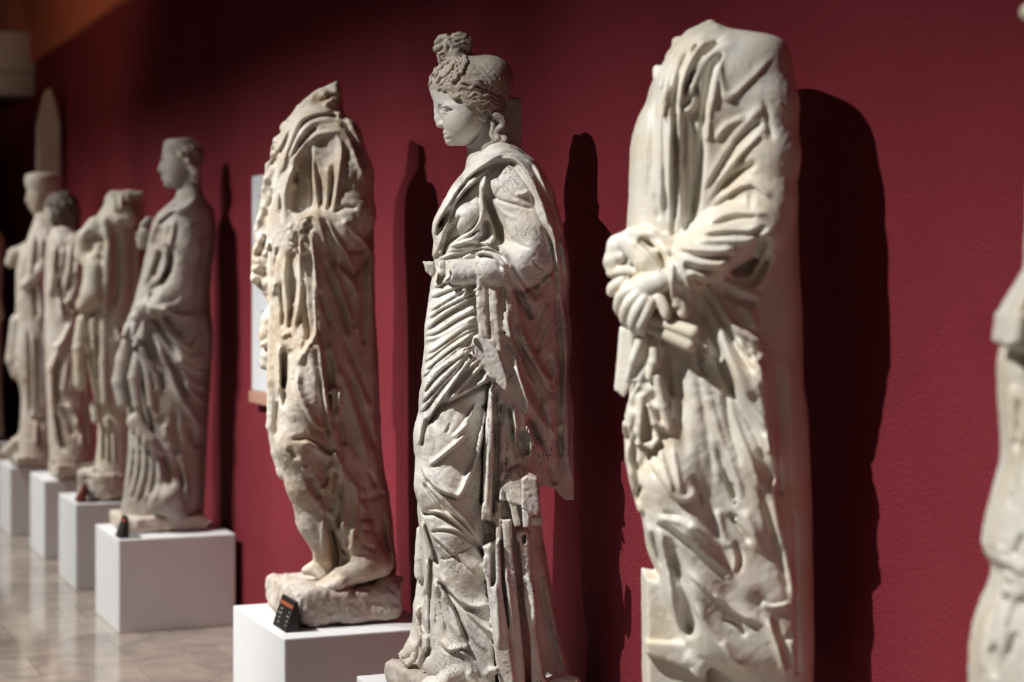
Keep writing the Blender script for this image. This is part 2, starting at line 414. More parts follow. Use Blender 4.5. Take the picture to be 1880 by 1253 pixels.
# ---------------------------------------------------------------- camera
cam = bpy.data.cameras.new('camera'); camo = bpy.data.objects.new('camera', cam); col.objects.link(camo)
camo.location = (0, 0, EYE); camo.rotation_euler = (math.radians(90), 0, 0)
cam.sensor_width = 36; cam.sensor_fit = 'HORIZONTAL'; cam.lens = 36 * FX / 1880; cam.shift_y = -(626.5 - HY) / 1880
cam.clip_start = .1
cam.dof.use_dof = True; cam.dof.focus_distance = 5.17; cam.dof.aperture_fstop = 67 / 1000 / .029
bpy.context.scene.camera = camo

# ---------------------------------------------------------------- light
LAMP = 1080
def spot(name, loc, target, power, size, blend, rad, colr=(1, .988, .965)):
    l = bpy.data.lights.new(name, 'SPOT'); o = bpy.data.objects.new(name, l); col.objects.link(o)
    o.location = loc; o.rotation_euler = (Vector(target) - Vector(loc)).to_track_quat('-Z', 'Y').to_euler()
    l.energy = power; l.spot_size = math.radians(size); l.spot_blend = blend; l.shadow_soft_size = rad; l.color = colr
    return o
SPOTS = [(1.9, .35), (3.15, .7), (4.4, 1), (5.65, 1), (7.05, 1), (8.2, 1.1), (9.35, .62), (9.85, .52), (11.1, .68), (12.2, .66), (13.3, .64), (14.5, .5)]     # distance along the wall
M_lightshield = plain('added black light shield', (.02, .02, .02), .7)
struct_box('added_light_shield', (-2, 16, 3.02, 3.026, 4.1935, 4.5), M_lightshield)  # unseen board added before the spots to fade their light up the wall
for i, (t, g) in enumerate(SPOTS):
    o = spot('track_spot', wp(t - .22 if t < 6 else t + .15, 3.1, 4.25), wp(t, .0, .75), LAMP * g, 96, 1, .018)
    o.scale = (.27 if t < 8 else .34, 1, 1)
spot('added_fill_spot', wp(12.6, 2.7, 3.35), wp(13.9, 0, 4.0), 62, 112, 1, .3, (1, .72, .5))  # added warm fill lamp, brightens the orange band above the wall
spot('added_fill_spot', wp(11.0, 3.4, 2.9), wp(16.2, .75, 3.38), 190, 13, .7, .2)  # added narrow fill lamp, lifts the beam at the far end
w = bpy.data.worlds.new('world'); bpy.context.scene.world = w; w.use_nodes = True
w.node_tree.nodes['Background'].inputs[0].default_value = (1, .85, .75, 1); w.node_tree.nodes['Background'].inputs[1].default_value = .006
bpy.context.scene.view_settings.view_transform = 'Standard'
bpy.context.scene.view_settings.look = 'None'
# ---------------------------------------------------------------- plinths
def cam_pt(x, y, d): return Vector(((x - HX) * d / FX, d, EYE - (y - HY) * d / FX))
def tn(p): q = Vector((p[0], p[1], 0)) - W0; return q.dot(Wd), q.dot(Nd)
def plinth(corner, h, length, width, label):
    t, n = tn(corner); width = min(width, n - .035)
    o = struct_box('plinth', (t, t + length, n - width, n, 0, h), M_plinth, None, label, 'plinth', bevel=.006)
    o['group'] = 'white display plinths in a row along the wall'
    return o
PL = {}
for key, c, h, ln, wd, lab in [
    ('S8', cam_pt(1640, 1500, 2.45), .46, .68, .55, 'white plinth under the half seen statue at the right edge'),
    ('S7', cam_pt(1105, 1500, 3.70), .46, .68, .55, 'white plinth under the headless ivory statue'),
    ('S6', cam_pt(800, 1400, 4.98), .47, .68, .55, 'white plinth under the statue with the topknot, only its top corner seen'),
    ('S5', cam_pt(522, 1175, 6.20), .465, .68, .55, 'white plinth carrying the headless statue on a thick rough stone slab'),
    ('S4', cam_pt(218, 1164, 8.76), .431, .60, .55, 'white plinth under the smoky grey statue with a head and bent arm'),
    ('S3', cam_pt(139, 1085, 9.96), .45, .55, .55, 'white plinth under the small headless cream statue'),
    ('S2', cam_pt(81, 1028, 11.04), .455, .55, .55, 'white plinth under the dark curly haired statue'),
    ('S1', cam_pt(18.5, 985, 12.03), .43, .55, .55, 'white plinth under the tall hatted statue with outstretched forearm')]:
    PL[key] = plinth(c, h, ln, wd, lab)
# ---------------------------------------------------------------- far statues, well out of focus
VF = 3.2 if DEV else 2.5
S3 = Statue('headless_short_cloak_statue', 10.2, 205, 915, 'small headless bright cream statue with slung cloak on a round drum base')
def s3_body():
    v = Vol(138, 285, 345, 885, -75, 85, VF)
    v.loft([(355, 205, 262, 0, 20), (372, 196, 263, 0, 40), (393, 184, 262, 0, 56), (425, 166, 260, 0, 60), (450, 160, 258, 0, 56), (480, 166, 258, 0, 52), (527, 166, 258, 0, 50), (575, 162, 258, -2, 52), (630, 160, 256, -4, 54), (690, 166, 254, -6, 50), (740, 175, 252, -8, 44), (790, 180, 248, -8, 42), (845, 176, 246, -6, 46), (868, 172, 246, -6, 48)], 4, pw=2.3)
    v.caps([(215, 370, 20, 18), (240, 362, 24, 10), (262, 360, 22, 7)], 5)
    v.caps([(235, 385, 44, 18), (246, 400, 46, 16), (228, 408, 50, 12), (215, 404, 48, 10)], 6)
    v.caps([(186, 420, 40, 20), (164, 440, 36, 16), (160, 470, 36, 14), (172, 482, 44, 12), (190, 470, 50, 10)], 6)
    v.caps([(180, 440, 56, 13), (196, 452, 58, 8)], 4, sub=True)
    v.caps([(186, 495, 46, 22), (182, 540, 48, 22), (164, 562, 44, 15)], 7)
    v.caps([(206, 410, 56, 9), (210, 450, 58, 9), (208, 520, 56, 8), (204, 568, 54, 6)], 4)
    v.caps([(160, 590, 36, 12), (154, 640, 38, 12), (156, 706, 38, 11)], 4); v.caps([(182, 590, 46, 8), (184, 640, 46, 6)], 3); v.caps([(202, 590, 46, 9), (200, 660, 44, 9), (202, 738, 40, 8)], 4)
    v.prism([(214, 440), (262, 430), (262, 560), (250, 720), (214, 760), (208, 600)], -40, 30, 6, 6)
    v.caps([(180, 742, 30, 9), (184, 770, 32, 9)], 3); v.caps([(204, 770, 34, 7), (206, 780, 34, 7)], 3)
    v.strokes('''@0,300,.23144
        g 7 8 920,480 930,700 920,1000 910,1150
        r 5 5 900,270 920,400
        r 5 5 960,250 960,380
        g 5 5 780,580 830,640 800,720
        @0,580,.27938
        r 4 5 660,760 665,960
        r 4 5 700,760 705,970
        r 4 5 740,760 750,970
        g 4 6 680,760 685,960
        g 4 6 720,760 725,970
        g 5 7 640,100 640,450
        r 5 5 760,60 800,180
        ''')
    v.bake(1.5); v.noise(.5, 7, 1); return v
S3.part('drapery', s3_body(), M_white)
def s3_base():
    v = Vol(140, 275, 850, 925, -75, 80, VF)
    v.loft([(866, 158, 244, 0, 52), (872, 155, 246, 0, 54), (900, 158, 244, 0, 52), (914, 162, 240, 0, 48)], 3, cap=5)
    v.prism([(150, 862), (180, 858), (184, 905), (150, 905)], -20, 40, 4, 6)
    v.noise(1, 8, 2); return v
S3.part('drum_base', s3_base(), M_warm)

S2 = Statue('curly_haired_statue', 11.2, 130, 875, 'brownish statue with thick dark curly hair and crossed drapery on the second far plinth')
def s2_body():
    v = Vol(72, 185, 410, 862, -65, 75, VF)
    v.loft([(415, 100, 140, 0, 26), (432, 92, 152, 0, 44), (450, 88, 157, 0, 52), (480, 86, 160, 0, 52), (520, 84, 160, 0, 48), (560, 84, 158, 0, 46), (600, 84, 162, 0, 48), (690, 86, 166, 0, 48), (740, 88, 168, 0, 46), (800, 91, 172, 0, 46), (850, 94, 172, 0, 48)], 4, pw=2.2)
    v.caps([(146, 450, 36, 18), (150, 500, 44, 17), (146, 540, 50, 14)], 6)
    v.strokes('''@0,300,.23144
        r 6 6 430,650 420,850 390,1080
        r 5 6 500,680 470,850
        r 5 6 560,660 540,850 500,1020
        r 5 6 620,680 600,900
        r 5 7 450,980 480,1150 500,1250
        r 5 7 580,1000 520,1130
        r 5 7 640,1090 580,1200
        g 6 8 460,900 480,1100
        g 6 8 560,900 540,1100
        g 5 7 470,700 450,860
        @0,580,.27938
        r 6 7 480,20 420,150 370,220
        r 6 7 340,200 380,230 320,380
        r 6 7 330,300 340,600 380,850
        g 6 8 390,250 370,450 400,600
        r 5 6 440,300 410,520
        r 5 6 490,350 460,500
        r 6 7 430,580 500,660 510,740
        g 6 8 400,600 450,680 480,800
        g 6 8 360,640 400,800 420,900
        r 5 6 530,780 540,860
        g 6 7 560,480 550,700 570,900
        ''')
    v.bake(1.7); v.noise(.6, 7, 1); return v
S2.part('drapery', s2_body(), M_warm)
def s2_head():
    v = Vol(70, 158, 352, 440, -42, 46, 2)
    v.loft([(375, 84, 128, 0, 24), (395, 82, 128, 0, 26), (412, 86, 124, 0, 22), (424, 92, 116, 0, 14)], 3, cap=6)
    v.caps([(112, 415, 0, 18), (114, 438, 0, 22)], 6); v.caps([(84, 390, 0, 2), (80, 403, 0, 4)], 2); v.ell((94, 394, 20), (4, 3, 3), 2)
    v.caps([(84, 411, 2, 2.5), (90, 411, 10, 2)], 2)
    return v
S2.part('head', s2_head(), M_warm)
def s2_hair():
    v = Vol(70, 160, 345, 440, -50, 54, 2)
    v.ell((114, 388, 0), (31, 33, 36), 3)
    v.prism([(60, 384), (92, 382), (100, 396), (106, 420), (100, 450), (60, 450)], -60, 60, 2, 4, sub=True)
    v.caps([(132, 405, 10, 16), (136, 425, 6, 14)], 6)
    rng = random.Random(4)
    for i in range(70):
        a = rng.uniform(0, 6.28); e = rng.uniform(-.3, 1.3); x, y, z = 114 + 31 * math.cos(a) * math.cos(e), 388 + 33 * math.sin(a) * math.cos(e), 36 * math.sin(e)
        if x < 100 and y > 384: continue
        v.ell((x, y, z), (5, 5, 5), 2)
    return v
S2.part('hair', s2_hair(), M_hairdark, label='thick dark curly hair')
def s2_base():
    v = Vol(75, 190, 835, 885, -80, 80, 3)
    rbox(v, 134, -3, 100, 76, 848, 874, 4, 4); v.noise(.8, 9, 3); return v
S2.part('base_slab', s2_base(), M_warm)

S1 = Statue('hatted_statue', 12.2, 65, 858, 'pale buff statue wearing a tall flat hat with a short forearm stump held out')
def s1_body():
    v = Vol(0, 135, 385, 850, -62, 72, VF)
    v.loft([(392, 66, 98, 0, 18), (410, 62, 108, 0, 30), (430, 56, 112, 0, 44), (452, 48, 114, 0, 50), (480, 36, 114, 0, 48), (510, 31, 112, 0, 44), (560, 31, 110, 0, 42), (590, 31, 108, 0, 42), (640, 26, 108, 0, 44), (680, 26, 108, 0, 44), (720, 40, 106, 0, 42), (760, 40, 106, 0, 42), (800, 36, 108, 0, 42), (845, 32, 110, 0, 44)], 4, pw=2.2)
    v.caps([(52, 460, 6, 14), (30, 468, 10, 12), (22, 484, 10, 10)], 5)
    v.caps([(96, 440, 34, 16), (98, 478, 42, 14), (80, 505, 46, 11), (58, 524, 44, 9)], 5)
    v.caps([(36, 590, 20, 12), (28, 660, 20, 12), (34, 690, 20, 8)], 4)
    v.caps([(36, 810, 20, 10), (18, 828, 18, 9), (12, 832, 16, 8)], 5)
    v.strokes('''@0,300,.23144
        r 5 5 270,560 250,750 230,900
        r 5 5 330,600 320,760
        g 5 7 270,950 280,1100 290,1240
        r 5 6 310,950 330,1240
        @0,580,.27938
        r 4 6 215,60 220,400 225,660
        r 4 6 245,60 250,400 250,660
        r 4 6 280,80 280,400 285,660
        g 4 7 230,60 235,660
        g 4 7 262,60 265,660
        g 5 8 190,100 200,400 200,680
        g 6 7 210,670 260,690 310,680
        r 5 5 240,700 235,860
        g 5 7 260,700 260,870
        ''')
    v.bake(1.7); v.noise(.6, 7, 1); return v
S1.part('drapery', s1_body(), M_warm)
def s1_head():
    v = Vol(40, 125, 310, 420, -38, 38, 2)
    v.loft([(335, 50, 100, 0, 25), (352, 50, 100, 0, 26), (372, 53, 96, 0, 24), (386, 56, 88, 0, 18), (398, 62, 78, 0, 10)], 3, cap=6)
    v.caps([(84, 390, 0, 16), (84, 415, 0, 20)], 6); v.caps([(51, 358, 0, 2.5), (49, 372, 0, 3.5)], 2); v.caps([(53, 381, 3, 2.4), (59, 381, 10, 2)], 2)
    v.ell((60, 362, 18), (4, 3, 4), 2)
    return v
S1.part('head', s1_head(), M_warm)
def s1_hat():
    v = Vol(38, 128, 310, 372, -42, 42, 2)
    v.loft([(319, 52, 108, 0, 28), (325, 47, 113, 0, 32), (338, 46, 112, 0, 32), (352, 52, 110, 0, 28), (360, 62, 108, 0, 24)], 2, cap=6)
    return v
S1.part('hat', s1_hat(), M_warm, label='tall flat topped hat')
def s1_base():
    v = Vol(-5, 140, 825, 868, -75, 75, 3)
    rbox(v, 64, -3, 96, 84, 834, 853, 4, 4); v.noise(.8, 9, 3); return v
S1.part('base_slab', s1_base(), M_warm)

S0 = Statue('far_edge_statue', 13.9, -34, 809, 'cream statue fragment at the far left edge, only its forearm seen')
def s0_body():
    v = Vol(-110, 30, 380, 835, -60, 60, 3.4)
    v.ell((-30, 398, 0), (22, 28, 22), 6); v.caps([(-28, 410, 0, 14), (-28, 435, 0, 20)], 6)
    v.loft([(425, -60, 0, 0, 30), (450, -72, 8, 0, 46), (520, -70, 2, 0, 42), (600, -74, 2, 0, 40), (720, -72, 2, 0, 42), (806, -76, 6, 0, 46)], 4, pw=2.2)
    v.caps([(-10, 470, 20, 18), (-6, 540, 30, 15), (4, 580, 34, 13)], 6); v.caps([(2, 528, 34, 6), (4, 545, 34, 5)], 4)
    for i in range(7): v.stroke('r', 4, 5, [(-60 + i * 9, 600), (-62 + i * 9, 720), (-66 + i * 10, 820)])
    v.bake(); v.noise(.6, 8, 1); return v
S0.part('drapery', s0_body(), M_white)
# ---------------------------------------------------------------- smoky grey statue with a head
S4 = Statue('robed_youth_statue', 9.2, 300, 969, 'dimmed smoky grey marble figure with intact short haired head, hand hanging at its hip')
V4 = 3.2 if DEV else 2.2
def s4_body():
    v = Vol(215, 405, 335, 975, -110, 120, V4)
    v.loft([(350, 327, 366, 0, 30), (366, 322, 376, 0, 48), (380, 310, 387, 0, 70), (395, 294, 392, 0, 80), (412, 282, 394, 0, 84), (432, 277, 394, 0, 84), (458, 272, 392, 0, 80), (500, 263, 387, 0, 76), (545, 251, 384, 0, 74), (578, 242, 386, 0, 74), (610, 240, 389, 0, 74),
            (660, 232, 387, 0, 76), (710, 228, 385, 0, 76), (740, 233, 383, 0, 76), (780, 238, 381, 0, 74), (835, 237, 378, 0, 72), (890, 231, 376, 0, 68), (930, 224, 374, 0, 64), (950, 222, 373, 0, 62)], 4, pw=2.2)
    v.caps([(352, 396, 50, 30), (346, 460, 66, 32), (338, 528, 76, 30), (312, 552, 84, 24), (282, 566, 86, 18)], 10)
    v.caps([(262, 452, 10, 9), (266, 430, 14, 9), (262, 440, 10, 9)], 4)
    v.noise(.6, 10, 2)
    U = '@210,240,.17558\n'; V = '@200,440,.18356\n'; W = '@180,640,.27932\n'
    v.strokes(V + '''
        g 9 14 620,60 620,220 560,400 480,480 400,640
        p 8 8 380,660 500,680 700,740 840,760 1000,780 1010,1250 600,1250 450,950
        ''' + W + '''
        p 6 -12 400,170 430,180 440,260 420,280
        g 10 12 270,0 260,200 280,330 330,500 400,700 480,880
        ''')
    v.bake()
    v.caps([(268, 650, 78, 9), (262, 690, 80, 11), (268, 740, 78, 9), (274, 768, 76, 5)], 3); v.caps([(276, 640, 82, 8), (286, 680, 80, 7), (292, 740, 78, 7), (302, 762, 74, 6), (310, 756, 72, 5)], 3)
    v.caps([(288, 664, 80, 6), (300, 690, 78, 5), (304, 710, 76, 5), (298, 716, 76, 5)], 3)
    v.caps([(246, 628, 66, 10), (239, 660, 60, 14), (232, 700, 58, 14), (238, 738, 60, 11)], 5)
    v.caps([(262, 770, 74, 15), (288, 806, 76, 14), (306, 828, 74, 10)], 5); v.caps([(300, 830, 70, 10), (314, 870, 66, 12), (326, 905, 60, 16)], 6)
    v.caps([(310, 915, 70, 26), (330, 900, 60, 20), (334, 935, 60, 20)], 8)
    v.strokes(U + '''
        e 8 6 700,800 580,850 480,930 400,1040 370,1200
        r 7 5 640,760 520,840 420,960
        g 6 6 640,850 540,920 450,1000
        r 7 6 560,960 540,1100 500,1240
        r 7 6 620,940 600,1100 560,1240
        r 8 6 860,700 760,800 640,870
        ''' + V + '''
        r 7 6 560,60 560,250 520,360 440,480
        r 7 5 480,60 420,260 350,460
        g 6 6 540,120 470,280 450,400
        g 7 6 620,240 600,330 540,380
        r 8 6 520,680 640,760 760,780 850,740
        g 7 8 530,720 640,900 740,970
        r 8 7 480,760 620,980 740,1080 840,1100 930,900
        g 7 8 420,740 560,980 700,1180
        r 8 7 360,760 440,980 560,1200
        r 7 5 520,690 680,650 760,560
        r 7 6 640,1080 800,1200 960,1160
        ''' + W + '''
        r 9 9 380,0 460,130 530,300 620,440 690,560
        g 8 9 420,0 520,200 600,380
        r 8 5 520,60 620,150 720,160
        r 8 5 540,140 630,240 720,260
        r 8 5 560,220 650,330 720,360
        g 8 6 500,400 510,600 520,740
        r 8 5 440,500 450,600
        r 9 4 230,500 220,700 190,960
        r 9 4 260,520 250,800 210,1020
        r 9 4 300,560 300,800 240,1030
        r 9 4 350,640 350,850 300,1030
        r 9 4 390,700 400,860 350,1040
        g 7 4 280,560 280,800 220,1030
        g 7 4 240,500 240,760 200,960
        g 7 4 320,600 330,820 270,1030
        g 7 4 370,680 370,880 320,1040
        g 7 9 400,680 470,880 480,920
        g 7 8 530,740 560,900 570,1040
        r 6 6 540,740 575,880 580,1030
        g 8 7 600,500 650,640 690,560
        G 7 7 700,560 690,900 680,1100
        b 22 8 480,960
        ''')
    v.bake(1.35)
    return v
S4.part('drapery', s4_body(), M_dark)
def s4_head():
    v = Vol(285, 380, 248, 375, -42, 46, 2.0 if DEV else 1.5)
    v.loft([(257, 304, 352, 0, 22), (262, 302, 358, 0, 30), (275, 299, 362, 0, 33), (298, 297, 362, 0, 33), (312, 298, 360, 0, 32), (326, 301, 352, 0, 28), (338, 303, 346, 0, 24), (347, 307, 336, 0, 16)], 3, cap=8)
    v.ell((338, 290, 0), (33, 34, 33), 8)
    v.caps([(349, 330, 0, 20), (348, 360, -2, 22), (350, 375, -4, 30)], 8)
    v.caps([(297, 299, 0, 3), (294, 313, 0, 4), (297, 316, 0, 4)], 3)
    v.caps([(299, 325, 0, 3.2), (303, 326, 8, 2)], 2); v.caps([(300, 331, 0, 3.4), (304, 331, 8, 2)], 2); v.ell((307, 341, 0), (6, 5, 8), 4)
    v.caps([(299, 300, 10, 4), (306, 300, 19, 4)], 4, sub=True); v.ell((305, 301, 14), (5, 3.5, 6), 2)
    v.ell((352, 304, 30), (5, 9, 5), 3); v.caps([(344, 304, 33, 4)] * 2, 3, sub=True)
    return v
S4.part('head', s4_head(), M_dark)  # weak light at head height put into the stone colour
def s4_hair():
    v = Vol(292, 384, 246, 350, -46, 50, 2.0 if DEV else 1.6)
    v.ell((341, 288, 0), (33, 33, 36), 3)
    v.prism([(290, 284), (318, 278), (336, 290), (342, 312), (342, 360), (280, 360)], -60, 60, 2, 4, sub=True)
    v.prism([(342, 318), (360, 326), (380, 330), (380, 360), (335, 360)], -60, 60, 2, 4, sub=True)
    v.prism([(290, 240), (384, 240), (384, 262), (345, 256), (300, 256)], -60, 60, 2, 4, sub=True)
    v.caps([(316, 276, 32, 5), (336, 286, 37, 6), (352, 300, 38, 6), (364, 320, 32, 8), (362, 332, 24, 7)], 4)
    v.noise(1.6, 7, 3); return v
S4.part('hair', s4_hair(), M_hair, label='short rolled hair')
def s4_hands():
    v = Vol(232, 292, 545, 640, 40, 125, 2.0)
    v.caps([(280, 568, 86, 13), (266, 584, 86, 12), (256, 604, 84, 13)], 5)
    for i in range(4): v.caps([(256 - i * 1.5, 600 + i * 3, 96 - i * 9, 5.5), (248 - i, 614 + i * 2, 96 - i * 9, 5), (254, 626, 92 - i * 8, 4.5)], 2)
    v.caps([(266, 596, 98, 5), (264, 612, 101, 4.5)], 2)
    return v
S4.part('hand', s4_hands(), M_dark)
def s4_farhand():
    v = Vol(246, 292, 392, 470, -20, 40, 2.0)
    v.caps([(276, 440, 0, 12), (264, 448, 4, 9), (258, 440, 6, 8)], 4)
    for i in range(4): v.caps([(259 + i, 438 - i, 12 - i * 7, 4.5), (264 + i * 2, 415 - i * 2, 14 - i * 7, 4.3), (274 + i, 403, 14 - i * 6, 3.8)], 2)
    v.caps([(258, 446, 14, 4), (256, 430, 18, 3.6)], 2); return v
S4.part('hand', s4_farhand(), M_dark)
def s4_base():
    v = Vol(185, 395, 925, 990, -120, 130, 3)
    rbox(v, 291, 4, 150, 152, 942, 968, 4, 6)
    v.noise(1.6, 14, 4); return v
S4.part('base_slab', s4_base(), M_warm)
# ---------------------------------------------------------------- headless statue on the thick rough slab
S5 = Statue('headless_draped_statue', 6.6, 605, 1133, 'headless honey stained marble statue with broken neck and one bare foot forward')
V5 = 3.0 if DEV else 2.2
def s5_body():
    v = Vol(452, 745, 145, 1085, -150, 165, V5)
    v.loft([(200, 556, 628, 0, 50), (215, 540, 634, 0, 66), (232, 530, 646, 0, 88), (250, 522, 655, 0, 104), (266, 516, 662, 0, 112), (312, 508, 674, 0, 114), (357, 500, 680, 0, 108), (407, 494, 684, 0, 102), (450, 492, 686, 0, 98), (525, 494, 686, 0, 96),
            (587, 496, 689, 0, 96), (637, 500, 692, 0, 96), (700, 503, 695, 0, 96), (756, 505, 697, -2, 94), (823, 515, 700, -4, 90), (877, 530, 706, -6, 86), (905, 560, 712, -10, 80), (958, 582, 719, -14, 76), (1000, 590, 722, -18, 70), (1040, 610, 726, -24, 62), (1060, 630, 727, -24, 58)], 4, pw=2.3)
    # broken neck: a rough wedge
    v.prism([(621, 154), (625, 160), (628, 212), (648, 240), (560, 240), (530, 226), (549, 199), (586, 168), (600, 164)], -46, 44, 10, 14)
    # far side: folds broken off along the left edge
    v.caps([(524, 232, -10, 9), (520, 238, -10, 8)], 4)
    v.prism([(502, 256), (525, 240), (530, 290), (515, 300), (497, 300), (497, 275)], -50, 10, 6, 8)
    v.prism([(486, 302), (500, 290), (512, 300), (500, 345), (484, 330)], -56, -6, 6, 8)
    v.prism([(505, 300), (520, 300), (512, 400), (505, 470), (500, 530), (495, 558), (478, 534), (463, 518), (464, 464), (469, 448), (466, 424), (472, 407), (477, 389), (484, 330)], -66, 20, 7, 12, wob=2)
    # far hand
    v.caps([(505, 565, -20, 14), (494, 590, -14, 15), (487, 618, -10, 13), (484, 630, -8, 8)], 6)
    v.caps([(500, 640, -12, 15), (488, 656, -8, 11), (486, 672, -8, 9), (498, 678, -8, 10)], 5)
    v.caps([(495, 628, 0, 6), (482, 636, 2, 5)], 3)
    # long strip of cloth down the left edge
    v.caps([(512, 600, 30, 16), (508, 700, 34, 14), (509, 780, 34, 15), (517, 830, 36, 14), (524, 866, 36, 12)], 6)
    v.prism([(516, 820), (548, 830), (551, 880), (540, 886), (523, 880), (514, 862)], 0, 50, 6, 8)
    # bent knee and thigh
    v.caps([(582, 640, 66, 44), (574, 740, 80, 48), (562, 810, 84, 44), (572, 880, 74, 36), (586, 950, 56, 32), (606, 1010, 40, 26)], 18)
    # near shoulder, arm, forearm
    v.caps([(630, 262, 66, 40), (646, 330, 84, 44), (652, 400, 94, 42), (640, 428, 102, 34), (602, 420, 110, 27), (572, 412, 112, 20)], 14)
    v.caps([(640, 400, 100, 34), (600, 404, 108, 22)], 10)
    # cloth falling from the forearm
    v.prism([(572, 396), (600, 394), (640, 420), (672, 440), (690, 470), (692, 660), (700, 830), (690, 905), (660, 905), (640, 860), (618, 720), (590, 560), (578, 450)], 52, 84, 12, 12, tilt=(-.5, 0))
    v.caps([(574, 420, 124, 9), (578, 470, 122, 9), (584, 560, 116, 9), (592, 640, 110, 8), (602, 740, 104, 7), (612, 830, 96, 7), (616, 900, 86, 6)], 4)
    v.caps([(584, 640, 116, 9), (596, 720, 112, 8), (622, 715, 104, 8), (620, 770, 98, 10), (632, 850, 92, 9), (648, 900, 80, 8)], 4)
    # near lower leg cloth edge
    v.caps([(640, 880, 66, 24), (652, 960, 58, 30), (670, 1010, 50, 34)], 10)
    # near foot
    v.caps([(700, 1028, 50, 27), (672, 1032, 60, 28), (636, 1052, 66, 20), (606, 1066, 68, 14)], 8)
    for x, y, z, r in ((604, 1072, 88, 8), (596, 1072, 78, 8), (593, 1070, 68, 8), (594, 1067, 58, 7.5), (600, 1064, 50, 7)): v.caps([(634, 1058, z - 2, r + 3), (x, y, z, r)], 4)
    # far foot and the stump between
    v.caps([(598, 1040, 6, 16), (575, 1046, 8, 12), (562, 1050, 8, 8)], 6)
    v.caps([(592, 930, 14, 18), (594, 1000, 14, 20), (600, 1050, 12, 22)], 8)
    v.noise(.45, 9, 6)
    P = '@450,150,.2075\n'; Q = '@450,380,.2075\n'; R = '@460,600,.22346\n'; T = '@460,850,.23943\n'
    v.strokes(P + '''
        p 8 -14 480,650 575,540 590,800 580,1160 420,1160 400,1000 440,750
        g 7 10 560,600 580,800 600,1000 590,1180
    ''' + Q + '''
        p 6 -10 380,420 460,390 470,640 440,840 400,860 370,700
        p 7 -12 500,440 590,440 600,800 610,1100 560,1200 520,1000 500,700
    ''' + R + '''
        p 6 -12 610,240 660,260 690,500 680,700 640,640 610,400
        g 9 12 720,740 760,900 780,1000
        g 9 12 280,700 290,400 290,150
    ''' + T + '''
        g 10 14 440,100 500,230 540,290
        g 11 16 580,380 620,520 650,680 660,800
    ''')
    v.bake()
    v.noise(.35, 5, 8)
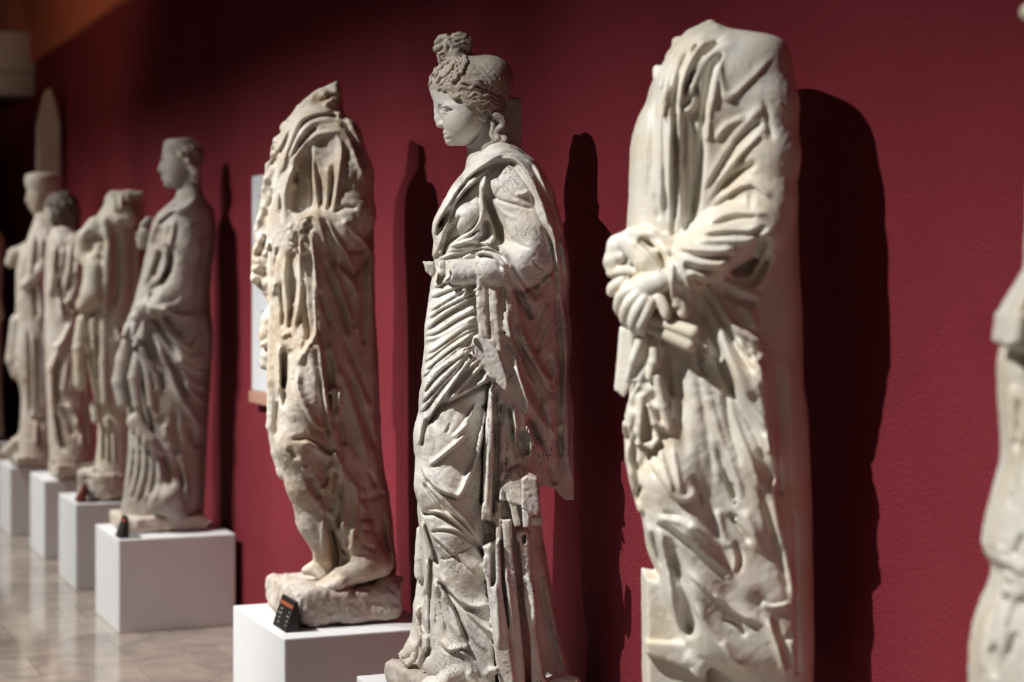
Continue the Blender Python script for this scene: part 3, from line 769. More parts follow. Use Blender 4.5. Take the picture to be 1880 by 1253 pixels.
    v.strokes(P + '''
        e 9 9 830,340 700,330 560,380 480,480 420,600 380,720
        e 8 8 850,450 720,450 620,480 520,570 430,690 390,740
        r 8 7 800,280 640,290 500,340 430,440 380,560
        g 7 9 860,340 700,310 560,350 480,430
        g 7 9 640,400 540,490 460,600
        r 7 6 420,330 360,470 300,620 260,720
        g 7 8 400,440 340,580 260,700 250,760
        r 8 8 440,440 370,620 330,760 310,900 300,1150
        g 7 10 340,760 310,900 320,1100 330,1240
        r 8 8 400,760 370,900 340,1050 340,1240
        r 7 7 470,690 430,800 420,980
        g 6 8 470,800 440,880 480,860
        r 7 6 560,560 580,700 620,900 650,1150
        r 9 8 800,470 850,600 830,800 800,1000 770,1160
        g 7 9 610,700 650,900 670,1160
        g 7 9 780,740 770,950 740,1160
        r 8 6 720,760 730,950 710,1150
        g 6 7 260,540 250,640
        r 6 6 290,520 270,640
        g 5 6 220,960 250,1000 210,1100 200,1130
        G 7 7 860,330 960,520 1040,760
        r 9 5 900,500 1000,700 1060,900
        g 6 6 780,1170 880,1125 1000,1130
        b 6 8 700,130 760,170 720,200 800,100 830,300
        b 5 -8 740,140 790,130 700,170 860,330 880,400
        ''' + Q + '''
        r 9 8 500,110 580,75 660,130 700,250 720,420
        g 6 8 510,150 570,150 600,220
        g 8 10 680,110 710,220 760,400 800,560
        r 9 8 740,110 800,250 880,400 950,560
        g 8 10 740,110 830,270 930,380 1000,405 1090,360
        r 8 6 860,110 940,230 1060,330
        g 6 5 880,160 960,270 1050,340
        g 8 11 690,470 780,700 870,960 920,1160
        r 9 8 750,500 850,750 960,1000 1030,1150
        g 8 10 820,460 920,590 970,610 1060,470 1100,380
        r 9 8 850,560 950,680 1000,820
        g 8 9 880,700 960,1000 990,1100
        G 7 7 1060,480 1050,700 1040,1000 1050,1200
        r 7 6 1100,500 1110,800 1110,1100
        r 8 8 470,200 480,380 480,600 500,720 460,1000 420,1120
        g 6 8 530,700 500,900 460,1080
        r 7 8 590,200 610,480 640,720 650,800
        g 6 8 650,740 700,900 760,1080
        r 7 7 340,480 350,680 370,900 380,1090
        g 6 9 320,660 320,800 340,960 330,1090
        r 7 7 270,400 260,600 240,820
        g 6 9 300,360 270,480 250,700
        g 6 8 420,880 390,1000 400,1100
        b 6 6 110,480 90,560 80,650 140,300
        b 5 -6 120,430 100,600 190,300 170,400
        r 6 8 150,450 190,380 200,280
        g 5 6 170,250 150,380
        ''' + R + '''
        e 9 9 380,350 380,520 430,650 510,790 570,850 640,840
        r 9 7 520,60 440,200 380,330
        g 6 8 480,60 420,230
        f 9 9 420,930 520,970 600,1030 670,1080
        g 6 9 330,940 440,935 560,990 660,1070
        r 8 7 560,130 590,350 620,600 650,850 690,1030
        g 6 8 560,400 600,700 660,950
        r 8 8 640,130 700,330 730,480
        g 7 9 690,520 690,700 680,850
        r 7 8 740,520 720,680 700,800
        g 7 9 760,90 840,280 940,520 1000,640
        r 9 7 720,300 800,560 900,850 960,1100
        g 8 9 790,330 880,600 980,880 1040,1060
        r 9 7 880,400 950,640 1000,680
        g 7 8 700,600 800,850 880,1100
        r 8 7 680,1030 730,1120 750,1240
        r 7 6 680,1020 670,1150 640,1250
        G 6 6 1040,500 1040,800 1050,1100
        g 6 9 260,180 270,500 280,700
        r 7 7 230,140 230,400 230,580
        r 6 6 310,90 300,60 250,100
        g 6 8 330,200 320,260
        g 6 7 310,1000 380,1100
        b 5 5 410,1110 440,1180
        g 6 6 220,620 200,800 210,920
        ''' + T + '''
        r 8 8 640,0 600,120 550,250
        g 7 9 620,60 560,200
        r 8 7 690,260 710,400 700,540
        g 6 9 700,120 690,300 680,520
        r 8 8 760,120 820,230 820,430 790,560 770,720
        g 7 9 830,300 830,480 800,600
        r 8 8 540,300 560,450 540,700
        e 8 7 570,350 640,520 690,640 770,720
        g 6 8 660,560 700,650 760,720
        G 7 7 850,290 940,280 1000,250
        g 6 6 850,440 960,440
        r 7 5 870,200 870,400
        g 6 7 900,60 960,200
        g 5 4 850,520 980,540
        g 5 4 860,620 900,660 960,680
        r 8 6 1040,400 1060,600 1090,760
        g 7 8 1030,400 1030,600 1080,780
        ''')
    v.bake(1.15)
    v.noise(.25, 5, 3)
    return v
S5.part('drapery', s5_body(), M_tan)
def s5_hand():
    v = Vol(530, 605, 385, 490, 70, 160, 2)
    v.caps([(576, 416, 116, 19), (560, 428, 118, 17), (556, 445, 116, 13), (562, 460, 114, 10)], 5)
    v.caps([(552, 420, 124, 8), (549, 434, 126, 7), (553, 446, 124, 6)], 3); v.caps([(570, 440, 126, 9), (568, 458, 124, 7)], 3)
    v.noise(2.2, 7, 5); return v
S5.part('broken_hand', s5_hand(), M_tan)
def s5_base():
    v = Vol(455, 760, 1040, 1140, -160, 165, 3)
    rbox(v, 608, -16, 228, 190, 1068, 1132, 4, 14, 2)
    v.ell((716, 1066, 20), (26, 14, 40), 14)
    v.noise(2.6, 40, 4); v.noise(1.6, 8, 9)
    return v
S5.part('base_slab', s5_base(), M_stone)
# ---------------------------------------------------------------- statue with the topknot (in focus)
S6 = Statue('draped_woman_statue', 5.25, 885, 1292, 'grey white marble woman with topknot and bare face looking left, broken forearm')
VX = 2.2 if DEV else 1.75
def s6_body():
    v = Vol(722, 1075, 262, 1262, -190, 215, VX)
    # trunk and mantle, outline traced row by row
    v.loft([(266, 905, 950, -8, 40), (285, 872, 968, -8, 80), (300, 857, 985, -6, 112), (320, 852, 996, 0, 128), (345, 834, 1011, 2, 134), (370, 822, 1019, 4, 132), (400, 806, 1028, 5, 126),
            (425, 799, 1033, 6, 120), (450, 800, 1037, 6, 116), (470, 798, 1040, 6, 112), (500, 796, 1044, 4, 108), (530, 790, 1045, 0, 106), (570, 785, 1045, -4, 108), (605, 780, 1049, -8, 110),
            (640, 779, 1050, -10, 112), (680, 776, 1044, -12, 112), (720, 775, 1048, -12, 112), (760, 771, 1051, -14, 114), (800, 768, 1050, -16, 112), (840, 766, 1046, -20, 108), (875, 767, 1030, -24, 100), (893, 767, 1010, -28, 92)], 4, pw=2.15)
    # back mantle panel hanging low at the right
    v.prism([(985, 760), (1052, 740), (1053, 860), (1055, 921), (1040, 921), (1027, 910), (1019, 899), (1002, 893), (992, 870), (984, 838)], -60, 20, 6, 8, tilt=(-.3, 0))
    # legs and skirt
    v.loft([(720, 772, 985, 6, 104), (800, 768, 985, 10, 108), (850, 766, 988, 12, 108), (900, 767, 990, 12, 104), (950, 768, 993, 10, 102), (985, 773, 996, 8, 102), (1025, 776, 1003, 6, 104), (1075, 780, 1012, 6, 108), (1110, 778, 1018, 6, 112), (1150, 772, 1026, 6, 118),
            (1190, 770, 1036, 6, 124), (1225, 775, 1046, 4, 128), (1250, 800, 1050, 0, 124)], 8, pw=2.2)
    # bent near leg under the cloth: thigh, knee, shin
    v.caps([(845, 700, 70, 62), (828, 800, 84, 60), (824, 880, 92, 54), (838, 960, 84, 50), (852, 1040, 72, 47), (862, 1110, 66, 44), (870, 1180, 66, 40)], 22)
    # far leg side folds at the left edge
    v.caps([(771, 980, -20, 8), (770, 1030, -20, 10), (768, 1062, -18, 9)], 4)
    v.caps([(778, 1060, -34, 12), (775, 1120, -34, 17), (772, 1170, -30, 18), (758, 1200, -24, 17), (742, 1210, -20, 8)], 8)
    v.caps([(795, 1040, 20, 12), (797, 1120, 24, 13), (795, 1190, 30, 17), (780, 1215, 28, 14)], 8)
    # near shoulder, upper arm, elbow
    v.caps([(920, 315, 92, 44), (955, 370, 112, 52), (978, 430, 124, 50), (982, 478, 128, 42), (950, 492, 132, 40), (905, 494, 140, 34)], 14)
    v.ell((852, 396, 84), (30, 34, 30), 22)
    v.noise(.35, 14, 6)
    A = '@770,250,.2394\n'; B = '@760,540,.2394\n'; C = '@750,760,.2554\n'; D = '@700,973,.2235\n'
    # ---- first relief: broad forms
    v.strokes(A + '''
        g 15 12 480,400 520,520 560,640 600,740 610,830
        G 7 4 715,225 760,280 830,380 870,460 900,570 950,680 1000,790 1030,900 1050,1020
        g 9 4 150,690 190,640 235,590
        p 7 8 560,160 660,120 780,150 880,200 960,300 1030,430 1060,600 1100,760 1150,950 1155,1120 1100,1240 1060,1230 1050,1060 1030,900 1000,790 950,680 900,570 870,460 830,370 760,270 700,205 610,210 500,270 400,340 300,440 230,560 150,690 190,700 240,600 160,860 110,940 60,900 60,600 200,420 330,290 450,220
    ''')
    v.bake(); 
    v.prism([(886, 740), (960, 730), (985, 800), (1000, 1000), (1036, 1232), (912, 1240), (900, 1100), (888, 960)], 78, 260, 8, 10, sub=True, tilt=(-.35, 0))
    # cloth thrown over the forearm and hanging in front of it
    v.prism([(879, 478), (925, 476), (938, 500), (937, 560), (935, 600), (922, 640), (915, 655), (905, 640), (882, 618), (878, 560)], 120, 148, 6, 6, tilt=(-.1, -.02), wob=.7)
    v.prism([(905, 480), (932, 488), (944, 520), (958, 600), (965, 690), (972, 790), (966, 840), (952, 790), (930, 720), (915, 640), (905, 560)], 96, 128, 6, 8, tilt=(-.35, -.05), wob=.7)
    v.prism([(900, 690), (940, 700), (962, 760), (972, 800), (975, 850), (968, 885), (985, 945), (960, 948), (920, 950), (895, 945), (886, 935), (884, 870), (888, 800), (895, 740)], 74, 112, 8, 8, tilt=(-.1, 0))
    # lower hanging folds broken off square
    v.prism([(899, 708), (909, 706), (907, 830), (903, 945), (886, 940), (890, 800)], 122, 142, 3, 4)
    v.prism([(920, 860), (955, 848), (985, 866), (990, 925), (972, 935), (955, 915), (917, 905)], 112, 130, 3, 4, tilt=(-.25, .3))
    v.prism([(957, 866), (966, 860), (984, 866), (990, 918), (984, 930), (972, 926), (957, 918)], 140, 162, 2, 4, tilt=(-.2, 0))
    v.prism([(972, 935), (994, 938), (994, 952), (974, 951)], 110, 130, 3, 3)
    v.prism([(908, 905), (920, 910), (921, 975), (912, 974)], 116, 134, 3, 3)
    v.prism([(934, 910), (948, 915), (955, 950), (945, 954)], 118, 136, 3, 3)
    v.prism([(957, 920), (972, 930), (970, 953), (960, 954)], 122, 140, 3, 3)
    # box folds of the tunic below
    v.prism([(888, 988), (918, 974), (922, 1060), (935, 1150), (945, 1225), (942, 1253), (920, 1248), (909, 1170), (898, 1075), (890, 1010)], 114, 146, 5, 6)
    v.prism([(923, 940), (938, 940), (945, 1020), (952, 1100), (962, 1200), (964, 1248), (938, 1246), (936, 1150), (928, 1050)], 106, 134, 5, 6, tilt=(-.2, 0))
    v.prism([(947, 966), (960, 958), (972, 968), (976, 1050), (984, 1140), (995, 1215), (1010, 1250), (975, 1250), (972, 1150), (962, 1090), (954, 1020)], 84, 120, 6, 8, tilt=(-.25, 0))
    # slit openings cut into them
    v.prism([(903, 980), (911, 976), (912, 1058), (902, 1058)], 118, 168, 2, 2, sub=True)
    v.prism([(957, 970), (965, 968), (965, 984), (959, 986)], 102, 148, 2, 2, sub=True)
    v.caps([(920, 1238, 144, 7), (928, 1244, 138, 7)], 2, sub=True); v.caps([(950, 1236, 130, 7), (957, 1240, 126, 7)], 2, sub=True); v.caps([(982, 1240, 116, 6), (1004, 1240, 98, 7)], 2, sub=True)
    v.caps([(922, 985, 138, 2), (930, 1080, 130, 5), (936, 1150, 126, 5), (940, 1215, 124, 4)], 3, sub=True)
    v.caps([(939, 975, 126, 3), (948, 1060, 114, 6), (956, 1140, 110, 6), (968, 1225, 108, 4)], 3, sub=True)
    v.prism([(940, 985), (953, 980), (962, 1075), (958, 1082), (950, 1060)], 98, 138, 2, 3, sub=True)
    v.caps([(976, 1060, 98, 2), (985, 1140, 88, 7), (988, 1200, 88, 7), (985, 1225, 88, 3)], 3, sub=True)
    v.caps([(887, 960, 118, 3), (890, 1040, 110, 5), (900, 1130, 102, 5), (908, 1200, 98, 4)], 3, sub=True)
    v.caps([(921, 728, 112, 4), (922, 790, 114, 6), (920, 858, 112, 6)], 2); v.caps([(932, 760, 110, 3), (936, 800, 110, 6), (936, 862, 108, 6)], 2)
    v.caps([(944, 740, 108, 5), (950, 800, 104, 6), (954, 850, 100, 6), (966, 872, 98, 4)], 2); v.caps([(958, 790, 98, 5), (968, 840, 94, 6), (972, 880, 92, 5)], 2)
    v.caps([(928, 735, 110, 2), (929, 800, 108, 3.5), (928, 858, 106, 3)], 2, sub=True); v.caps([(942, 780, 106, 2), (944, 840, 102, 4), (948, 880, 98, 4)], 2, sub=True)
    # diagonal slab where a lost part broke off
    v.prism([(871, 616), (880, 612), (915, 640), (932, 690), (932, 706), (925, 706), (895, 676), (868, 650)], 128, 156, 3, 3, tilt=(.1, -.1))
    v.prism([(861, 644), (866, 645), (933, 706), (928, 712), (895, 680)], 126, 160, 2, 2, tilt=(.1, -.1))
    v.prism([(895, 676), (925, 703), (945, 680), (955, 710), (963, 750), (966, 780), (955, 782), (935, 733), (925, 735), (910, 722)], 112, 132, 4, 4, tilt=(-.2, 0))
    # vertical folds beside the belly
    v.caps([(882, 535, 140, 6), (887, 570, 142, 9), (895, 612, 144, 7)], 2); v.caps([(896, 528, 148, 3), (899, 580, 148, 3), (902, 620, 148, 2)], 2, sub=True)
    v.caps([(907, 505, 146, 5), (911, 560, 146, 8), (918, 640, 142, 5)], 2); v.caps([(922, 500, 146, 2), (926, 560, 144, 4), (928, 610, 142, 3)], 2, sub=True); v.caps([(934, 510, 140, 4), (938, 560, 138, 6), (934, 600, 136, 4)], 2)
    # ---- strokes
    v.strokes(A + '''
        f 9 9 640,175 520,220 420,290 320,385 240,500 160,630 125,730 125,810
        f 8 8 590,240 480,300 380,385 290,480 220,575 160,660 130,740
        f 6 6 500,310 400,390 310,485 250,570 215,660 190,740 160,830 120,930
        r 6 5 660,140 560,180 460,245 370,315
        g 5 7 610,215 520,262 440,300 370,340 330,370
        g 5 6 470,345 400,405 320,490 265,560
        r 6 5 440,330 360,410 290,500 230,600
        r 6 7 232,640 215,720 200,800 170,880 135,940
        g 6 8 225,780 200,860 180,920
        b 20 8 385,610 350,680
        b 12 5 300,590
        e 8 8 475,620 445,690 390,750 300,800 215,850
        g 5 6 320,620 280,680 235,740 215,800
        e 8 9 475,720 430,775 360,815 280,840 205,865
        e 8 9 480,340 470,430 478,540 475,620 455,690
        F 8 10 510,330 495,440 520,560 555,670 575,780 555,830
        f 8 10 575,790 540,835 450,830 370,822 300,840
        g 7 11 505,640 515,700 515,760 490,800 430,815
        g 9 12 500,460 560,600 605,720 620,800 600,850
        g 4 3.2 530,450 620,505 740,540 890,580
        g 4 3.2 590,320 640,400 720,480 770,500
        r 5 2 520,470 640,600 760,650
        g 4 2.6 560,620 650,720 700,790
        g 4 2.4 700,790 760,840 860,880
        r 5 5 735,455 790,458 845,430
        e 9 6 600,185 700,185 780,230 840,320 880,400 930,520 970,640 1010,720
        r 7 4 720,130 830,190 910,300 970,440 1030,600
        g 5 4 840,200 910,330 970,470 1005,570
        g 5 4 960,420 1020,560 1060,700 1090,850
        r 6 5 1000,690 1040,800 1040,900 1060,1020
        g 5 5 950,700 990,790 1025,880 1040,1000 1050,1120 1060,1230
        r 6 6 1080,780 1110,920 1130,1080
        e 7 7 150,965 230,925 350,895 470,870 560,875 640,920 680,990
        r 6 5 200,905 300,880 430,860
        g 4 5 160,930 260,900 380,880 450,875
        r 6 6 330,950 420,910 520,910 590,940 640,990 665,1050
        g 5 7 430,935 500,930 560,945 600,985 640,1045
        r 5 5 560,930 600,970 640,1000 680,1010
        g 5 5 700,1000 760,1080 830,1170 870,1215
        r 7 6 1030,1070 960,1140 890,1215
        g 5 5 1010,1050 930,1120 860,1190
        r 6 4 690,1010 720,1100 800,1200 860,1250
        g 8 10 680,1030 720,1120 760,1200 790,1250
        g 3 3 870,970 950,1040
        b 22 5 860,880
        ''')
    # belly: long diagonal folds sweeping down to the left
    v.strokes(A + '''
        e 7 6 100,1180 200,1130 300,1110 440,1130
        e 7 6 80,1250 220,1190 330,1160 450,1145
        ''' + B + '''
        e 8 7 105,150 230,70 330,10 420,-40
        e 8 8 90,215 200,130 330,60 420,10 490,-30
        e 9 9 80,300 170,210 290,130 400,60 490,10
        e 8 8 75,335 190,290 310,210 420,150 490,110
        r 7 7 65,370 160,345 260,300 360,240 490,180
        e 9 9 75,480 170,420 290,330 400,260 490,220
        e 8 8 50,550 120,500 220,420 330,340 490,255
        e 9 10 50,610 110,570 220,480 330,400 490,290
        e 8 9 45,680 100,610 200,540 310,450 440,350
        r 7 7 60,700 130,620 240,540 340,450 450,390
        e 9 10 55,800 110,700 210,590 320,510 450,420
        e 9 11 40,870 120,770 230,650 340,540 430,450
        e 8 9 40,930 100,860 190,740 300,620 400,500
        e 9 11 90,1010 160,900 230,790 330,650 420,530 480,490
        e 8 9 230,830 310,700 400,600 500,520
        e 8 9 260,850 340,750 430,660 530,560
        e 9 10 250,850 340,800 440,735 540,690 600,680
        g 8 9 430,740 490,660 540,590
        g 6 7 400,745 440,670 450,630
        r 6 6 540,620 545,660 520,690
        G 7 9 130,990 190,890 260,850 350,810 470,750 600,690
        g 5 5 240,1090 290,970 340,860
        r 5 4 340,850 290,970 230,1080
        e 6 6 470,850 430,940 350,1050 290,1110
        e 6 5 430,990 370,1050 300,1110
        r 6 6 410,1080 330,1150 220,1250
        g 4 4 420,1100 340,1170 240,1250
        r 8 7 90,930 60,1050 40,1180
        g 6 7 110,950 75,1060 55,1180
        f 7 8 560,860 550,980 520,1120 480,1250
        r 7 7 595,700 590,850 590,1000 580,1250
        G 6 9 570,720 562,900 545,1100 530,1250
        G 5 9 625,760 630,900 640,1080 640,1250
        r 7 6 650,800 655,930 690,1050 680,1250
        g 6 9 660,830 665,950 665,1040
        r 6 6 700,820 715,950 735,1100 750,1250
        r 8 6 755,850 770,950 790,1060 770,1150 760,1200
        G 5 8 740,900 750,1050 770,1180 790,1250
        g 8 11 830,1040 840,1130 870,1250
        r 6 6 870,1020 910,1130 960,1230
        ''')
    # shadowed mantle at the back
    v.strokes(B + '''
        g 7 13 790,10 850,110 905,210
        e 10 9 760,260 850,430 950,600 1050,740 1090,700
        g 7 8 770,300 850,500 930,700 1040,960
        r 9 8 800,230 880,400 970,590 1060,680 1090,560 1060,420
        r 9 7 730,520 800,640 880,820 980,1010 1050,1120
        g 7 9 860,640 950,820 1050,1040
        e 8 7 960,790 1020,960 1070,1080 1100,980
        g 6 8 1000,230 960,380 930,490
        r 7 6 1030,80 980,260 940,420
        G 6 8 1095,60 1110,300 1130,600 1110,900 1115,1250
        r 7 6 1130,40 1160,250 1170,500 1160,700 1175,950 1180,1200
        r 8 5 870,-10 930,70 990,10
        r 8 7 690,120 740,330 780,520 840,760 900,1000
        ''' + C + '''
        g 6 7 860,40 950,200 1020,330
        r 7 6 960,10 1040,170 1100,60
        r 8 6 1130,20 1140,250 1170,500
        g 6 7 1090,120 1100,350 1100,480
        g 8 8 1000,370 1040,470 1055,530
        ''')
    # skirt over the bent leg
    v.strokes(C + '''
        e 7 9 90,380 130,470 200,545 290,590 370,600 430,480 480,370 530,220 555,100
        g 6 7 120,470 200,560 290,605 360,615
        r 6 6 140,390 230,320 320,250 420,150
        g 5 5 160,400 250,330 330,260
        g 6 7 100,500 170,590 240,680 300,740
        e 7 7 120,500 200,600 300,700 400,790 480,880
        G 6 10 120,730 200,735 290,780 380,850 470,930 540,1020
        f 7 7 110,720 210,715 300,755 400,840 490,940
        G 4 6 180,860 250,850 330,865 410,905 470,950
        r 5 4 190,845 260,838 340,850 420,890
        g 3 3.5 160,890 240,970 330,1040 440,1140 550,1240
        r 4 3 170,880 260,960 350,1035
        g 2.5 3 210,1060 300,1050 360,1010 430,975 480,945
        g 6 8 110,790 140,880 180,1000 215,1110
        r 6 6 90,780 130,900 160,1000 170,1080
        G 6 9 528,640 540,500 545,300 555,100
        r 7 4 580,100 570,400 560,700
        G 5 9 625,80 630,400 620,700
        r 5 4 680,140 690,300 670,520
        b 10 -5 680,350
        g 5 6 820,380 740,400 690,470 655,540
        r 5 5 720,0 760,140 790,290 820,370
        g 6 9 800,120 790,220 830,330
        r 6 6 850,100 880,200 880,330
        G 4 8 690,590 700,640 720,700
        g 6 7 550,760 600,800 630,830
    ''' + D + '''
        e 7 8 480,380 530,480 620,580 720,640 800,650 885,630
        g 6 7 500,440 570,560 680,660 780,690
        r 6 6 600,560 700,680 820,800 920,870
        g 4 4 620,600 720,730 830,850 930,960
        r 6 5 580,600 660,760 760,900 880,1020
        F 9 9 480,480 560,600 620,740 670,860 710,970
        g 7 11 560,590 630,720 680,850 715,960
        r 7 6 490,520 520,640 560,770 620,860 660,950
        r 6 6 440,400 460,560 490,720 520,860
        G 6 9 410,260 410,450 400,700 400,900 390,1040
        r 6 5 370,250 370,420 345,560
        r 7 5 430,400 430,600 425,800
        e 8 8 490,920 530,990 580,1005 650,985 720,1000
        r 7 7 600,990 680,1040 720,1120 750,1230
        g 5 6 640,1030 690,1100 720,1200
        r 6 5 640,1010 720,1070 770,1150 800,1220
        b 20 5 760,330
        G 8 10 360,1250 330,1120 400,1000
        r 6 6 330,640 290,680 300,800 310,900 280,1000
        g 7 7 300,700 350,820 370,900
        r 8 6 930,430 950,600 960,800 970,1000
        r 6 5 1020,300 1060,600 1090,900
        r 8 6 1170,380 1240,500 1260,800
        r 7 5 1330,300 1380,600 1440,900 1500,1180
        g 7 7 1300,400 1340,700 1400,1000
        r 8 8 960,1180 900,1170 850,1230
        ''')
    v.bake(1.35)
    v.noise(.35, 5, 3)
    return v
S6.part('drapery', s6_body(), M_grey)

def s6_head():
    v = Vol(782, 968, 98, 315, -75, 85, 1.3 if DEV else 1.05)
    # face without the nose
    v.loft([(140, 795, 930, 0, 48), (155, 790, 934, 0, 54), (170, 792, 932, 0, 57), (187, 796, 925, 0, 58), (200, 800, 915, 0, 58), (212, 806, 905, 0, 57), (226, 812, 896, 0, 54), (240, 814.5, 890, 0, 48), (250, 817, 884, 0, 42), (258, 818.5, 876, 0, 36), (266, 824, 868, 0, 28), (270, 830, 858, 0, 20)], 3, pw=2.0, cap=9)
    v.ell((866, 162), ) if False else v.ell((862, 160, 0), (72, 52, 60), 10)
    v.ell((900, 150, 0), (40, 42, 50), 14)
    # neck, with support behind the head
    v.caps([(893, 235, -4, 31), (891, 270, -4, 32), (898, 310, -6, 46)], 5)
    v.prism([(925, 180), (955, 184), (960, 200), (957, 275), (930, 290), (915, 290), (915, 200)], -45, 22, 6, 8)
    # nose, lips, chin
    v.caps([(801.5, 196, 0, 4.5), (802.5, 208, 0, 4.5), (804.5, 220, 0, 6), (808, 231, 1, 7.5)], 6)
    v.ell((815, 231.5, 9), (8, 5.5, 7), 4)
    v.caps([(816.5, 246.5, 3, 4), (821, 247, 20, 3.6), (830, 250, 33, 2)], 2)
    v.caps([(818.5, 254.5, 2, 4), (822, 254.5, 19, 3.6), (830, 252.5, 32, 2)], 2)
    v.ell((827, 263, 4), (9.5, 8, 15), 6)
    v.ell((846, 228, 34), (26, 24, 20), 16)
    # brow and eye socket
    v.caps([(810, 204, 27, 7), (817, 205, 39, 7), (829, 206, 50, 5)], 5, sub=True)
    v.ell((822, 207, 36), (9.5, 5.2, 8.5), 1)
    v.caps([(811, 205.5, 31, 1.6), (815, 201.5, 40, 2.2), (823, 201.8, 47, 2.3), (833, 205.5, 51, 2.2), (841, 209.5, 51, 1.5)], 1.5, sm=3)
    v.caps([(812, 210, 33, 1.3), (818, 213.2, 41, 1.6), (828, 213, 48, 1.6), (838, 210, 51, 1.3)], 1.5, sm=3)
    # ear
    v.ell((887, 216, 46), (7, 12, 5), 4)
    v.strokes('''@740,150,.11733
        r 7 1.6 560,400 660,380 780,385 900,430
        S 3.2 3 1010,1015 1090,975 1160,900 1215,810 1245,700
        g 3.5 3 1215,500 1260,470 1290,520
        r 3 2.6 1320,480 1340,540 1290,620 1240,640
        r 2.5 1.6 1100,560 1150,620 1110,660
        ''')
    v.bake(1.0, -.2, .3)
    # jaw hollow
    v.caps([(872, 268, 62, 14), (890, 250, 62, 12)], 10, sub=True)
    v.noise(.15, 6, 2)
    return v
S6.part('head', s6_head(), M_face)

def wavy(v, pts, amp, wl, r, off, zfun, k=1, taper=.5, ph=0, byx=False):
    """a wavy lock of hair along pts, lying on the surface zfun"""
    C = smooth_curve(pts, 12); seg = np.hypot(*np.diff(C, axis=0).T); L = np.concatenate([[0], np.cumsum(seg)])
    n = max(int(L[-1] / 2.5), 6); t = np.linspace(0, L[-1], n)
    X = np.interp(t, L, C[:, 0]); Y = np.interp(t, L, C[:, 1]); dx = np.gradient(X); dy = np.gradient(Y); q = np.hypot(dx, dy) + 1e-6
    w = amp * np.sin(2 * math.pi * (X if byx else t) / wl + ph)
    X = X - dy / q * w; Y = Y + dx / q * w
    u = t / L[-1]; e = taper + (1 - taper) * np.clip(np.minimum(u, 1 - u) * 6, 0, 1)
    v.caps([(a, b, zfun(a, b) + off, r * c) for a, b, c in zip(X, Y, e)], k)

